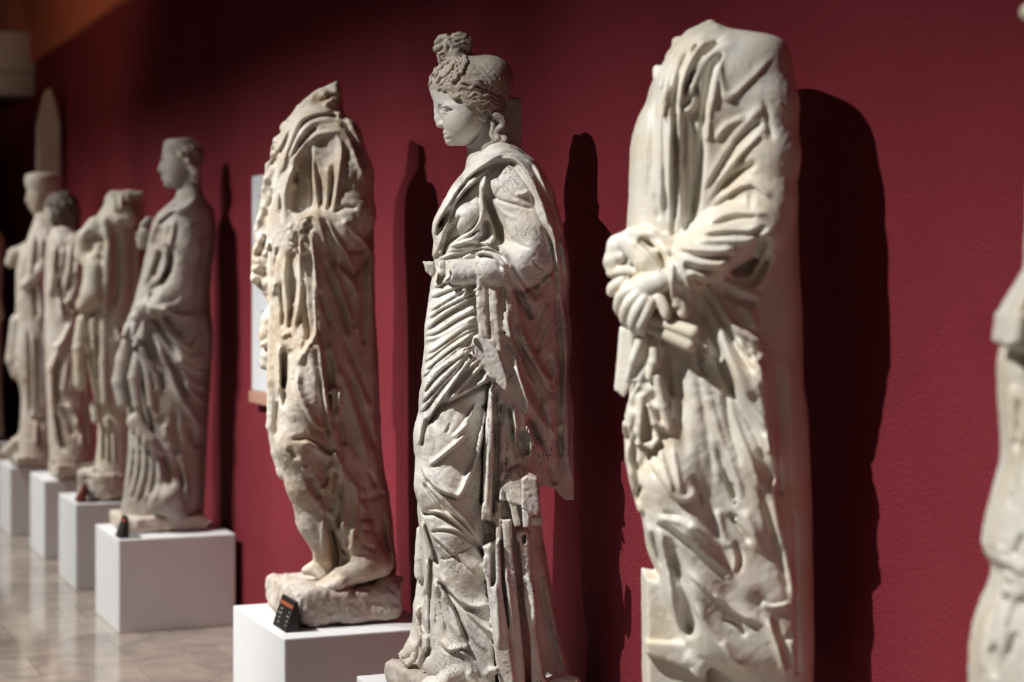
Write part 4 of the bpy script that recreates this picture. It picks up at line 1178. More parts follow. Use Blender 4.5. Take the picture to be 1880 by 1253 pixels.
def s6_hair():
    v = Vol(782, 970, 62, 312, -80, 92, 1.1 if DEV else 1.0)
    E = lambda *p: [(770 + a * .1756, 50 + b * .1756) for a, b in p]
    c = (862, 158); R = (76, 56, 62)
    v.ell((862, 158, 0), (75, 53, 62), 3); v.ell((898, 150, 0), (45, 46, 53), 10)
    # clear the face out of the cap
    v.prism(E((60, 690), (200, 690), (300, 740), (420, 800), (560, 870), (640, 940), (640, 1300), (60, 1300)), -90, 100, 2, 3, sub=True)
    v.prism([(895, 226), (980, 226), (980, 330), (880, 330), (880, 215)], -90, 100, 3, 3, sub=True)
    def z(x, y):
        best = 0
        for (cx, cy, a, b, d) in ((862, 158, 75, 53, 62), (898, 150, 45, 46, 53), (860, 190, 70, 60, 60)):
            q = 1 - ((x - cx) / a) ** 2 - ((y - cy) / b) ** 2
            if q > 0: best = max(best, d * math.sqrt(q))
        return best
    # locks swept back from the temple
    A = [((215, 655), (330, 665), (430, 660), (520, 620), (610, 640), (700, 630)), ((250, 690), (360, 700), (470, 690), (590, 660), (700, 650)), ((270, 710), (380, 740), (500, 720), (620, 715), (710, 700)),
         ((310, 745), (420, 770), (540, 760), (650, 750), (760, 770), (900, 740)), ((400, 790), (500, 810), (610, 800), (730, 810), (840, 800), (940, 780)), ((460, 830), (560, 850), (680, 845), (800, 850), (940, 830)),
         ((540, 860), (640, 880), (760, 880), (860, 890), (950, 860)), ((600, 890), (700, 905), (800, 930), (900, 925), (950, 900)), ((720, 930), (800, 945), (900, 945))]
    for i, p in enumerate(A): wavy(v, E(*p), 3.6, 26, 3.9, 2.6 + (i % 2), z, .8, .5, i * .25, True)
    # locks rising from the brow to the knot
    B = [((190, 690), (240, 640), (320, 580), (380, 500), (410, 420), (400, 340)), ((230, 650), (310, 600), (380, 540), (430, 460), (440, 370), (420, 320)), ((260, 680), (350, 620), (400, 560), (450, 500), (480, 400), (460, 320)),
         ((440, 540), (460, 470), (490, 400), (490, 330)), ((110, 640), (130, 560), (180, 470), (260, 400), (330, 350)), ((170, 560), (200, 480), (280, 410), (340, 360)), ((180, 610), (240, 560), (320, 500), (370, 420), (370, 360))]
    for i, p in enumerate(B): wavy(v, E(*p), 1.9, 15, 3.0, 2.5, z, .8, .5, i)
    for i, p in enumerate([((215, 300), (210, 370), (260, 410)), ((260, 330), (250, 370), (330, 370)), ((210, 300), (260, 290), (330, 330)), ((420, 330), (470, 340), (500, 420))]): wavy(v, E(*p), 1.5, 14, 3.6, 3, lambda x, y: max(z(x, y), 22), 1)
    # topknot
    kc = lambda *p: [(770 + a * .1756, 50 + b * .1756, d, r) for a, b, d, r in p]
    v.caps(kc((380, 400, 16, 18), (370, 300, 14, 17), (360, 220, 12, 15)), 6)
    v.caps(kc((200, 180, 4, 8), (230, 150, 12, 9), (280, 140, 16, 8), (320, 160, 22, 4.9)), 1.2)
    v.caps(kc((185, 240, 0, 8), (220, 230, 12, 5.7), (260, 200, 18, 4.9), (300, 170, 22, 4.9)), 1.2)
    v.caps(kc((210, 210, -8, 9), (300, 180, -14, 12), (420, 170, -14, 13), (500, 190, -10, 10)), 4)
    v.caps(kc((330, 180, 20, 5.7), (370, 130, 14, 8), (420, 115, 12, 8), (470, 130, 10, 8), (520, 150, 8, 5.7), (540, 190, 8, 4.9)), 1.2)
    v.caps(kc((340, 200, 24, 4.9), (400, 160, 22, 4.9), (460, 150, 20, 4.1), (520, 180, 16, 4.1)), 1.2)
    v.caps(kc((350, 230, 27, 4.9), (410, 215, 26, 4.1), (460, 190, 22, 4.1), (525, 210, 15, 4.1)), 1.2)
    v.caps(kc((400, 240, 25, 4.1), (450, 235, 24, 4.1), (500, 240, 18, 4.9), (520, 250, 12, 4.1)), 1.2)
    v.caps(kc((300, 180, 26, 4.9), (280, 230, 27, 4.9), (280, 280, 26, 4.9), (320, 320, 25, 4.9), (350, 350, 22, 2.5)), 1.2)
    v.caps(kc((320, 200, 28, 4.1), (350, 240, 28, 4.1), (340, 290, 27, 4.1)), 1.2)
    v.caps(kc((480, 250, 6, 9), (510, 320, 0, 9), (500, 400, 0, 8)), 4)
    # ringlets on the neck and shoulder
    v.caps([(909, 218, 46, 7), (921, 226, 44, 7), (925, 236, 42, 7), (915, 245, 42, 7), (909, 254, 44, 6), (918, 262, 48, 7), (925, 268, 56, 7)], 2, sm=4)
    v.caps([(903, 226, 44, 4), (906, 240, 44, 4.5), (903, 252, 46, 4), (908, 262, 50, 4)], 2, sm=4)
    v.caps([(925, 262, 58, 7), (926, 270, 64, 8), (915, 276, 74, 7), (900, 280, 84, 6), (893, 287, 90, 5), (898, 290, 92, 4)], 2, sm=4)
    v.caps([(913, 258, 60, 5), (914, 266, 68, 5), (905, 272, 78, 5), (893, 279, 86, 5), (889, 286, 90, 4)], 2, sm=4)
    E2 = '@770,50,.1756\n'
    v.strokes(E2 + '''
        r 1.8 1.4 560,360 680,420 780,520 830,620
        r 1.8 1.4 600,350 720,410 830,520 870,640
        r 1.8 1.4 540,420 640,460 720,540 760,620
        r 1.8 1.4 560,470 640,520 690,590
        r 2 1.6 200,640 260,560 330,500
        r 2 1.6 210,600 260,540 310,470 340,420
        r 2.5 2.5 470,590 600,560 760,610 900,690
        r 2 1.5 170,600 220,500 300,430
        ''')
    v.bake(1.0, -.1, .4)
    v.noise(.3, 4, 5)
    return v
S6.part('hair', s6_hair(), M_hair, label='brown grey hair in a topknot with wavy locks')

def s6_arm():
    v = Vol(770, 935, 465, 540, 60, 190, 2.2 if DEV else 1.6)
    v.caps([(840, 503, 132, 22), (905, 500, 136, 22)], 2)
    v.prism([(829, 470), (790, 470), (790, 540), (835, 540), (831, 520), (835, 505), (830, 492), (834, 484)], 90, 190, 2, 2, sub=True)
    v.noise(.5, 5, 1)
    return v
S6.part('forearm', s6_arm(), M_face, label='broken bare forearm stump')
def s6_bits():
    v = Vol(772, 850, 470, 530, 20, 130, 2)
    v.prism([(781, 484), (800, 484), (803, 500), (798, 512), (793, 509), (786, 502)], 60, 86, 3, 3)
    v.prism([(811, 484), (820, 482), (822, 502), (814, 510), (808, 506)], 90, 120, 3, 3)
    v.noise(1, 8, 1)
    return v
S6.part('broken_strut', s6_bits(), M_grey)
def foot(v, heel, toe, w, h, z, n=5):
    """a bare foot pointing from heel to toe (x, y), toes fanned along z"""
    hx, hy = heel; tx, ty = toe
    v.caps([(hx, hy - h * .5, z, h * .55), (hx + (tx - hx) * .55, hy + (ty - hy) * .5 - h * .35, z, h * .42), (tx + (hx - tx) * .25, ty - h * .18, z, h * .26)], 6)
    v.caps([(hx + (tx - hx) * .5, hy + (ty - hy) * .5 - h * .22, z + w * .3, h * .3), (tx + (hx - tx) * .2, ty - h * .12, z + w * .35, h * .24)], 6)
    v.caps([(hx + (tx - hx) * .5, hy + (ty - hy) * .5 - h * .22, z - w * .3, h * .3), (tx + (hx - tx) * .2, ty - h * .12, z - w * .35, h * .24)], 6)
    for i in range(n):
        u = i / (n - 1) - .5; zz = z + u * w; r = h * (.17 if i < n - 1 else .23)
        e = abs(u) * .12
        bx, by = tx + (hx - tx) * .28, ty + (hy - ty) * .28
        v.caps([(bx, by - h * .22, zz, r), (tx + (hx - tx) * (.1 + e), ty - h * .3, zz, r * .95), (tx + (hx - tx) * e, ty - h * .1, zz, r)], 2)
def s6_foot():
    v = Vol(765, 865, 1190, 1262, 40, 190, 1.6)
    v.caps([(842, 1216, 112, 19), (822, 1224, 122, 15), (806, 1231, 126, 10)], 6)
    for i, (x, y, z, r) in enumerate([(783, 1236, 106, 5.5), (785, 1237, 117, 5.5), (790, 1238, 128, 6), (797, 1239, 139, 6.5), (808, 1237, 151, 9)]):
        v.caps([(822, 1224, 108 + i * 8, r), (x + 9, y - 8, z, r), (x, y, z, r)], 2)
    v.noise(.3, 5, 2); return v
S6.part('foot', s6_foot(), M_grey)
def s6_farfoot():
    v = Vol(722, 790, 1180, 1240, -70, 20, 1.6)
    v.caps([(772, 1190, -26, 18), (758, 1205, -24, 14), (746, 1213, -24, 9)], 6)
    for i, (x, y, z, r) in enumerate([(733, 1213, -42, 4.5), (735, 1216, -34, 4.5), (738, 1219, -26, 5), (742, 1222, -17, 5), (748, 1224, -7, 6)]):
        v.caps([(760, 1205, -38 + i * 7, r), (x + 9, y - 8, z, r), (x, y, z, r)], 2)
    v.noise(.3, 5, 2); return v
S6.part('foot', s6_farfoot(), M_grey)
def s6_base():
    v = Vol(660, 1100, 1195, 1297, -220, 220, 3)
    rbox(v, 884, -6, 300, 272, 1234, 1291, 4, 10)
    v.prism([(772, 1236), (858, 1234), (862, 1262), (776, 1262)], 90, 168, 3, 4)
    v.noise(2.2, 22, 4); v.noise(1, 8, 9)
    return v
S6.part('base_slab', s6_base(), M_stone)
# ---------------------------------------------------------------- headless ivory statue, nearer than the focus
S7 = Statue('headless_togate_statue', 4.1, 1310, 1522, 'headless ivory marble statue of a draped man gripping a scroll before his waist')
V7 = 3.4 if DEV else 2.6
def s7_body():
    v = Vol(1095, 1520, 28, 1530, -230, 270, V7)
    v.loft([(46, 1288, 1316, -30, 60), (62, 1262, 1345, -30, 100), (80, 1240, 1425, -25, 150), (105, 1226, 1445, -20, 178), (150, 1200, 1449, -12, 186), (190, 1187, 1450, -6, 184), (222, 1171, 1451, -2, 178), (265, 1160, 1453, 0, 170),
            (315, 1157, 1456, 0, 162), (360, 1156, 1460, -4, 156), (425, 1152, 1461, -8, 150), (500, 1150, 1464, -8, 148), (560, 1142, 1468, -8, 148), (620, 1150, 1470, -10, 150), (700, 1156, 1472, -12, 150),
            (760, 1158, 1480, -14, 150), (820, 1160, 1483, -16, 150), (880, 1166, 1486, -18, 150), (930, 1174, 1488, -20, 150), (975, 1184, 1489, -22, 150), (1020, 1191, 1490, -24, 150), (1060, 1208, 1491, -24, 152),
            (1120, 1230, 1491, -24, 154), (1180, 1252, 1492, -26, 154), (1220, 1300, 1492, -34, 146), (1250, 1340, 1492, -40, 140), (1275, 1370, 1490, -40, 130)], 4, pw=3.0, cap=16)
    # legs below the hem, support pillar
    v.loft([(1180, 1275, 1470, -40, 110), (1300, 1270, 1475, -40, 110), (1430, 1262, 1480, -30, 110), (1500, 1230, 1482, -20, 116)], 6, pw=2.2)
    v.prism([(1181, 1055), (1216, 1062), (1262, 1070), (1290, 1180), (1290, 1500), (1185, 1500), (1184, 1300)], -70, 74, 5, 8)
    v.prism([(1178, 1165), (1236, 1168), (1262, 1192), (1282, 1212), (1280, 1222), (1262, 1216), (1230, 1204), (1180, 1188)], 40, 92, 3, 6)
    v.caps([(1258, 1195, 92, 9), (1276, 1208, 94, 10), (1274, 1218, 92, 9), (1266, 1216, 92, 7)], 4)
    v.caps([(1217, 1050, 80, 3), (1220, 1160, 80, 3)], 3, sub=True); v.caps([(1222, 1206, 80, 4), (1224, 1490, 84, 4)], 3, sub=True)
    # collar roll standing up at the neck
    v.caps([(1236, 112, 20, 16), (1266, 80, 46, 15), (1300, 59, 34, 13), (1312, 58, -30, 13)], 4)
    v.caps([(1238, 150, 100, 17), (1264, 106, 104, 16), (1304, 74, 84, 13), (1326, 70, 20, 12)], 4)
    v.caps([(1256, 172, 130, 16), (1284, 122, 130, 15), (1320, 86, 100, 12), (1340, 78, 40, 10)], 4)
    v.caps([(1241, 82, 20, 9), (1240, 92, 24, 8)], 4); v.caps([(1204, 138, 50, 10), (1203, 150, 54, 9)], 5)
    # near shoulder, upper arm and forearm under the cloth
    v.caps([(1378, 150, 92, 58), (1385, 210, 116, 60), (1387, 300, 126, 60), (1384, 385, 136, 56), (1368, 430, 148, 54), (1310, 455, 152, 50), (1268, 480, 154, 44), (1238, 505, 154, 36)], 20)
    v.caps([(1330, 420, 146, 40), (1280, 450, 150, 36)], 16)
    # knee of the bent leg
    v.caps([(1240, 790, 80, 60), (1224, 880, 96, 58), (1232, 950, 98, 52), (1264, 1060, 94, 50), (1300, 1160, 78, 50)], 24)
    v.caps([(1322, 560, 96, 48), (1345, 680, 106, 52), (1368, 820, 100, 52), (1380, 940, 90, 50)], 26)
    v.noise(.2, 18, 6)
    F = '@1090,30,.3352\n'; G = '@1090,400,.27135\n'; H = '@1110,620,.31923\n'; K = '@1140,893,.28731\n'
    v.strokes(F + '''
        g 20 16 560,260 540,400 540,700 530,1150
        r 26 16 480,220 420,420 400,700 380,1100
        r 14 12 640,110 560,190 500,330 470,500
        g 14 12 700,180 640,330 600,600 570,900 540,1180
        b 40 4 780,300
    ''' + G + '''
        g 20 20 1160,130 1090,260 1000,350 940,380
        p 8 -22 1170,140 1130,280 1080,340 1060,400 980,400 930,370 1050,300
        g 16 8 680,560 760,740 840,900 920,1080 980,1250
    ''' + H + '''
        g 18 8 400,120 430,330 450,560 470,700
        g 16 8 560,0 700,330 800,560 900,760 960,900
        r 24 12 860,100 900,330 950,600 1000,800
    ''' + K + '''
        g 22 9 300,300 400,700 460,1000
        r 30 14 360,200 560,420 760,620 900,760
    ''')
    v.bake()
    # cloth bunched round the wrists
    v.caps([(1200, 440, 98, 24), (1160, 446, 98, 24), (1132, 458, 90, 22), (1124, 486, 88, 20), (1130, 506, 90, 15)], 6)
    v.caps([(1145, 450, 118, 18), (1180, 485, 136, 24), (1205, 520, 144, 24), (1222, 560, 142, 16)], 8)
    v.caps([(1215, 445, 128, 12), (1240, 480, 154, 14), (1250, 520, 160, 14), (1240, 575, 156, 12)], 5)
    v.caps([(1190, 440, 128, 10), (1214, 470, 154, 11), (1224, 510, 162, 12), (1230, 560, 160, 10)], 4)
    v.caps([(1160, 436, 118, 9), (1190, 436, 134, 8), (1216, 455, 144, 8)], 4)
    v.caps([(1113, 482, 96, 9), (1135, 475, 108, 9)], 4); v.caps([(1117, 505, 94, 9), (1145, 500, 116, 9), (1160, 505, 124, 7)], 4); v.caps([(1122, 455, 96, 9), (1140, 445, 108, 8)], 4)
    # cloth falling from the hands in zigzag hems
    v.prism([(1133, 600), (1160, 610), (1155, 700), (1140, 728), (1123, 714), (1128, 660)], 70, 104, 6, 7, tilt=(.3, 0))
    v.prism([(1160, 608), (1200, 612), (1212, 650), (1200, 680), (1178, 695), (1150, 700), (1139, 700)], 112, 140, 5, 6, tilt=(0, -.1), wob=1.5)
    v.prism([(1176, 670), (1206, 680), (1222, 720), (1226, 760), (1222, 786), (1196, 800), (1176, 812), (1150, 800), (1140, 760), (1150, 720)], 102, 138, 5, 7, wob=2)
    v.prism([(1140, 770), (1176, 790), (1190, 830), (1184, 862), (1172, 900), (1176, 930), (1164, 930), (1150, 880), (1142, 840)], 84, 120, 6, 7, wob=1.5)
    v.caps([(1170, 615, 148, 8), (1154, 660, 140, 7), (1146, 690, 132, 6)], 4)
    v.caps([(1192, 620, 146, 10), (1190, 660, 146, 9), (1182, 690, 142, 6)], 4)
    v.caps([(1168, 725, 140, 7), (1166, 770, 140, 7), (1162, 806, 138, 6)], 4); v.caps([(1195, 690, 142, 8), (1206, 740, 142, 8), (1216, 780, 140, 7)], 4)
    v.caps([(1180, 740, 142, 6), (1192, 770, 142, 7), (1222, 785, 140, 5)], 3); v.caps([(1168, 800, 136, 5), (1186, 812, 140, 5), (1196, 800, 140, 5)], 3)
    v.prism([(1174, 735), (1180, 745), (1188, 800), (1172, 806), (1166, 800)], 128, 170, 3, 3, sub=True)
    # long vertical folds with open ends in the middle
    v.caps([(1254, 655, 128, 10), (1266, 740, 128, 12), (1278, 830, 124, 13), (1290, 900, 118, 10), (1290, 925, 112, 5)], 5)
    v.caps([(1274, 665, 134, 9), (1288, 730, 132, 10), (1300, 800, 128, 14), (1308, 850, 124, 15), (1300, 890, 118, 10)], 5)
    v.caps([(1300, 670, 132, 9), (1308, 730, 130, 11), (1322, 800, 126, 13), (1338, 860, 118, 12)], 5)
    v.caps([(1318, 880, 112, 8), (1320, 940, 112, 9), (1330, 990, 108, 8), (1344, 1040, 104, 9), (1350, 1062, 100, 4)], 5)
    v.caps([(1340, 870, 112, 8), (1352, 920, 108, 8), (1360, 960, 104, 10), (1372, 1000, 98, 7)], 5)
    v.caps([(1280, 755, 148, 4), (1284, 795, 144, 5)], 3, sub=True); v.caps([(1298, 690, 150, 4), (1300, 740, 146, 5)], 3, sub=True)
    v.caps([(1332, 880, 132, 4), (1342, 940, 124, 6)], 3, sub=True)
    v.strokes(F + '''
        f 12 9 600,60 500,150 430,260 390,400
        r 13 10 660,60 560,130 480,230 440,340 420,480
        g 9 10 690,90 600,140 530,210 480,300 450,420 440,540
        r 12 9 720,80 640,110 560,190 510,290 480,400 480,520
        g 9 10 740,130 650,180 580,250 530,340 500,440
        e 12 9 800,110 720,120 650,190 590,260 560,360 550,480
        g 7 12 550,370 520,430 500,500 530,500 550,440
        r 9 8 490,530 540,510 560,440
        r 12 9 780,140 710,200 670,300 640,420 620,560 600,760
        g 9 10 760,150 690,230 650,340 610,560 590,800 570,1000
        f 14 11 470,480 470,700 470,860 490,1180
        G 8 11 445,540 450,800 445,1000 440,1200
        r 9 7 420,560 415,800 420,1000 420,1180
        g 7 6 395,420 385,640 390,900 400,1150
        r 8 6 370,400 360,600 360,900 370,1100
        g 6 5 340,420 330,640 330,900
        r 7 5 300,500 290,700 280,1000
        g 6 6 330,980 350,1080 360,1130
        g 7 6 320,430 300,470 290,520
        r 8 8 520,560 520,800 530,1000 510,1180
        r 7 6 450,1110 445,1200
        g 6 9 540,1000 520,1120 500,1200
        r 12 8 690,230 660,400 630,600 650,720
        e 9 5 690,260 700,380 730,470 830,390 920,300 980,235
        r 8 6 720,460 760,440
        r 10 6 660,700 720,620 830,560
        g 8 6 650,480 640,620 660,720
        e 10 6 590,980 680,830 780,680 880,560 970,480
        e 9 5 620,1040 720,880 830,740 920,650 970,615
        e 9 5 680,960 780,800 900,690 960,655
        g 8 7 760,720 850,640 930,580
        g 9 11 680,960 780,880 900,810
        e 10 6 640,1060 740,980 840,930 910,960 970,1020
        r 10 7 700,1000 800,940 870,940
        g 6 4 860,970 860,1080
        r 11 6 620,1140 760,1080 880,1090 960,1085
        g 7 7 640,1160 780,1120 900,1110
        r 12 8 560,1200 700,1180 820,1190 920,1160
        g 7 7 620,1220 760,1200 880,1200 960,1150
        r 10 7 540,1240 700,1240 850,1240 980,1190
        g 9 6 930,460 960,600 980,700
        ''' + G + '''
        r 12 8 560,200 700,230 850,240 980,220
        g 8 8 560,240 680,270 820,280 950,260
        r 12 9 570,260 700,320 820,340 930,300
        g 8 9 600,330 720,370 850,360
        r 10 7 620,390 720,410 800,420
        g 10 10 680,400 720,440 800,450
        g 8 8 290,170 340,200 400,230
        r 9 7 240,150 320,210 420,330 500,480
        g 8 9 460,230 480,400 500,560 510,640
        r 8 7 530,300 530,440 520,580
        g 7 8 500,230 560,330 620,470 640,640
        r 9 7 580,300 620,420 650,560
        g 12 12 690,560 740,700 820,850 900,1050 960,1250
        g 9 12 740,500 860,700 960,860 1080,1000
        r 12 10 800,500 860,620 960,760 1080,840 1150,900
        r 14 9 830,440 960,480 1080,530 1150,560
        g 10 12 860,500 960,570 1100,610
        r 12 9 960,560 1060,660 1100,780
        g 10 12 1060,480 1130,380 1200,240
        r 12 9 1080,500 1160,420 1240,230
        r 9 8 960,830 1060,950 1140,1060 1140,1150
        g 9 10 900,780 1000,950 1100,1080
        r 7 7 1060,900 1110,980 1140,940
        r 14 9 840,780 900,920 1000,1100 1100,1250
        g 8 10 700,830 720,1000 760,1100
        r 9 7 720,820 760,870 790,960
        g 10 12 470,900 500,1040 520,1250
        ''' + H + '''
        r 12 9 650,60 760,260 880,460 960,560
        g 10 12 600,60 720,300 840,520 950,740
        r 9 8 740,0 830,140 900,240 905,290
        g 8 9 830,100 880,200 920,260
        f 10 8 930,560 950,640 945,690
        g 10 11 880,640 950,780 960,860
        r 9 6 700,330 780,560 860,760 900,900
        g 9 8 680,330 730,560 790,760
        r 9 6 620,430 690,640 760,820 800,950
        g 8 9 640,640 680,760 730,900 750,980
        G 9 7 990,200 1000,500 1010,900
        r 14 6 1060,100 1080,500 1100,900
        e 11 9 260,720 330,830 400,930 470,950 520,920 530,850
        r 8 6 310,640 350,780 400,900
        r 8 6 390,640 420,800 440,920
        g 7 8 500,800 540,900 560,980
        r 7 7 70,330 100,480 110,600
        g 7 8 180,560 170,700 200,780
        r 7 7 130,620 150,760 180,880
        g 9 12 210,860 180,920 160,960
        r 10 8 300,1050 400,1060 520,1100 620,1180
        g 9 9 290,1080 400,1130 520,1230
        g 8 8 330,1020 430,1040 510,1090
        g 9 7 880,850 940,1000 990,1200
        r 12 6 800,1000 850,1120 900,1250
        ''' + K + '''
        e 12 9 230,240 330,300 440,390 560,500 700,610
        G 8 9 280,270 380,350 520,460 660,570
        r 16 8 300,200 420,240 520,320 640,420
        g 8 8 300,200 380,230 460,270
        r 9 8 240,260 290,500 330,760 380,970
        g 14 12 300,420 400,640 440,860 450,1000
        e 12 8 420,560 560,690 700,790 860,890 920,880
        r 9 6 580,700 700,810 840,880
        g 9 6 640,860 740,900 800,980
        e 12 8 460,760 560,940 680,1100 820,1200
        r 12 7 640,1000 700,1100 760,1180
        r 10 8 690,360 740,480 730,580
        g 9 11 720,360 760,460 740,580
        g 9 10 690,180 740,260 830,380
        r 11 7 620,150 640,280 690,420
        r 9 9 930,850 980,980 1020,1100 1050,1230
        g 10 10 960,840 1030,980 1080,1180
        e 9 7 1080,760 960,780 900,750
        g 9 8 900,100 980,360 1080,740
        r 12 6 960,60 1040,400 1120,760
        G 8 6 1110,200 1120,700 1130,1200
        b 6 -7 1070,985
        r 7 5 160,240 220,440 250,560
        g 7 8 190,300 230,440 255,540
        ''')
    v.bake(.95, -.2, .5)
    v.strokes(F + '''
        t 7 -1 680,62 580,120 500,200 435,310 395,430 380,560
        t 7 -1 600,55 500,140 440,235 400,310 370,400
        t 8 -1 725,88 625,150 545,235 495,330 475,460 470,600 475,760
        t 8 -1 795,120 715,135 640,205 575,285 550,370
        t 6 0 550,370 520,450 490,520 530,515 558,440
        t 4 -1 780,150 700,230 655,350 625,520 600,760
        c 5 3 690,95 600,150 530,220 480,310 450,430 442,600 448,800 442,1150
        c 5 3 745,130 655,185 585,255 535,340 505,430
        c 5 2 755,165 680,260 635,400 600,640 575,900 545,1100
        ''')
    v.noise(.3, 7, 2)
    v.prism([(1262, 38), (1330, 38), (1332, 60), (1300, 56), (1280, 62)], -300, -60, 4, 6, sub=True) if False else None
    v.noise(.2, 7, 3)
    return v
S7.part('drapery', s7_body(), M_cream)
def s7_hand():
    v = Vol(1105, 1235, 490, 640, 60, 240, 2.2 if DEV else 1.7)
    v.caps([(1200, 520, 154, 24), (1176, 530, 146, 26), (1152, 548, 134, 24)], 8)
    v.ell((1162, 544, 138), (32, 30, 28), 8, .5)
    for i, p in enumerate([((1150, 535, 156, 10), (1132, 545, 150, 9.5), (1128, 566, 138, 9), (1136, 580, 124, 8)), ((1158, 545, 164, 10.5), (1142, 563, 160, 10), (1138, 584, 148, 9.5), (1146, 598, 134, 8)),
                           ((1170, 552, 168, 10.5), (1158, 572, 168, 10), (1152, 594, 158, 9.5), (1158, 608, 144, 8)), ((1182, 556, 168, 10), (1175, 575, 170, 9.5), (1166, 596, 164, 9), (1168, 610, 152, 7.5)),
                           ((1135, 520, 128, 10), (1120, 530, 120, 10), (1116, 540, 116, 8))]):
        v.caps(p, 3, sm=3)
    v.caps([(1196, 550, 164, 11), (1206, 566, 170, 9), (1210, 580, 172, 8)], 4, sm=3)
    return v
S7.part('hand', s7_hand(), M_cream)
def s7_scroll():
    v = Vol(1165, 1285, 560, 660, 100, 240, 2.2 if DEV else 1.7)
    # two rolled ends side by side
    v.caps([(1180, 586, 144, 13), (1255, 610, 174, 14)], 3); v.caps([(1184, 600, 144, 13), (1250, 630, 168, 14)], 3)
    v.prism([(1262, 560), (1290, 560), (1290, 670), (1252, 670), (1266, 620)], 80, 240, 2, 2, sub=True)
    v.caps([(1196, 600, 164, 3), (1260, 624, 190, 3)], 2, sub=True)
    return v
S7.part('scroll', s7_scroll(), M_cream)
def s7_base():
    v = Vol(1060, 1600, 1470, 1535, -270, 270, 4)
    rbox(v, 1330, -10, 360, 330, 1490, 1521, 4, 8)
    v.noise(2, 24, 4); return v
S7.part('base_slab', s7_base(), M_stone)
# ---------------------------------------------------------------- nearest statue, cut by the right edge
S8 = Statue('edge_statue', 3.0, 1965, 1893, 'pale marble statue cut off by the right edge, knotted drapery at its waist')
V8 = 5.0 if DEV else 3.6
def s8_body():
    v = Vol(1770, 2180, 60, 1880, -260, 280, V8)
    v.loft([(60, 1945, 2050, 0, 70), (120, 1935, 2080, 0, 130), (180, 1920, 2110, 0, 200), (280, 1908, 2120, 0, 215), (420, 1900, 2125, 0, 200), (560, 1886, 2128, 0, 190), (650, 1846, 2130, 0, 185), (720, 1842, 2132, 0, 180), (810, 1848, 2134, 0, 180), (860, 1846, 2136, 0, 180), (905, 1834, 2136, 0, 182),
            (960, 1820, 2138, 0, 184), (1005, 1812, 2138, 0, 186), (1030, 1818, 2138, 0, 182), (1050, 1830, 2138, 0, 178), (1085, 1824, 2140, 0, 180), (1140, 1802, 2142, 0, 188), (1190, 1791, 2144, 0, 192), (1260, 1788, 2146, 0, 194), (1500, 1790, 2150, 0, 194), (1750, 1780, 2150, 0, 200), (1860, 1770, 2150, 0, 205)], 6, pw=2.4)
    v.caps([(1985, 300, 130, 70), (1960, 470, 150, 74), (1916, 560, 150, 60)], 20)
    v.prism([(1905, 455), (1878, 486), (1838, 547), (1818, 582), (1812, 630), (1828, 639), (1880, 650), (1960, 640), (1960, 455)], 20, 160, 12, 20)
    v.caps([(1820, 628, 130, 10), (1860, 630, 150, 14)], 8)
    v.caps([(1848, 720, 60, 12), (1850, 800, 70, 12), (1858, 880, 80, 14)], 6); v.caps([(1870, 680, 110, 14), (1878, 820, 120, 16), (1866, 960, 110, 20)], 8)
    v.caps([(1822, 1010, 70, 14), (1850, 1030, 120, 16), (1880, 1020, 160, 18)], 6)
    v.caps([(1832, 1050, 70, 10), (1856, 1056, 120, 16), (1872, 1060, 150, 20)], 6); v.caps([(1826, 1078, 70, 10), (1850, 1072, 120, 12)], 6)
    v.strokes('''@1770,853,.3188
        r 10 10 200,740 130,900 100,1100 90,1250
        r 10 10 230,780 190,950 150,1100
        g 9 14 160,1050 170,1150 180,1250
        g 9 14 300,980 250,1120
        r 10 10 300,760 230,940 220,1150
        g 9 12 345,420 290,540
        g 8 8 130,490 200,530 270,550
        g 8 7 280,180 260,260
        @1770,460,.3188
        g 8 8 310,850 310,1000 300,1180
        g 10 6 330,230 290,280
        g 9 5 345,360 310,380
        ''')
    rng = random.Random(8)
    for i in range(14):
        x = 1900 + i * 17; v.stroke('r', 9, 9, [(x, 1150), (x + rng.uniform(-14, 14), 1400), (x + rng.uniform(-10, 20), 1850)])
        v.stroke('g', 8, 8, [(1900 + i * 12, 260 + i * 4), (1890 + i * 14, 500), (1880 + i * 16, 900)])
    v.bake(1.1); v.noise(.8, 12, 3); return v
S8.part('drapery', s8_body(), M_cream)
def s8_head():
    v = Vol(1850, 2060, -190, 100, -90, 90, 4.5)
    v.loft([(-150, 1890, 2020, 0, 60), (-90, 1880, 2030, 0, 78), (-40, 1882, 2028, 0, 76), (0, 1886, 2010, 0, 66), (36, 1900, 1980, 0, 40)], 4, cap=20)
    v.caps([(1980, 20, 0, 52), (1985, 90, -5, 60)], 12); v.caps([(1880, -80, 0, 8), (1868, -48, 0, 12)], 6); v.ell((1888, 28, 6), (18, 17, 22), 8)
    v.caps([(1878, -24, 4, 7), (1890, -24, 30, 5)], 4); v.ell((1898, -74, 44), (14, 10, 12), 4)
    return v
S8.part('head', s8_head(), M_cream)
def s8_hair():
    v = Vol(1860, 2080, -215, 60, -105, 105, 5)
    v.ell((1965, -85, 0), (92, 105, 95), 4)
    v.prism([(1840, -110), (1930, -120), (1950, -20), (1950, 90), (1840, 90)], -120, 120, 4, 8, sub=True)
    v.noise(4, 16, 2); return v
S8.part('hair', s8_hair(), M_cream)
def s8_base():
    v = Vol(1740, 2200, 1840, 1920, -260, 260, 6)
    rbox(v, 1965, 0, 400, 400, 1846, 1890, 6, 10); v.noise(2, 30, 4); return v
S8.part('base_slab', s8_base(), M_stone)
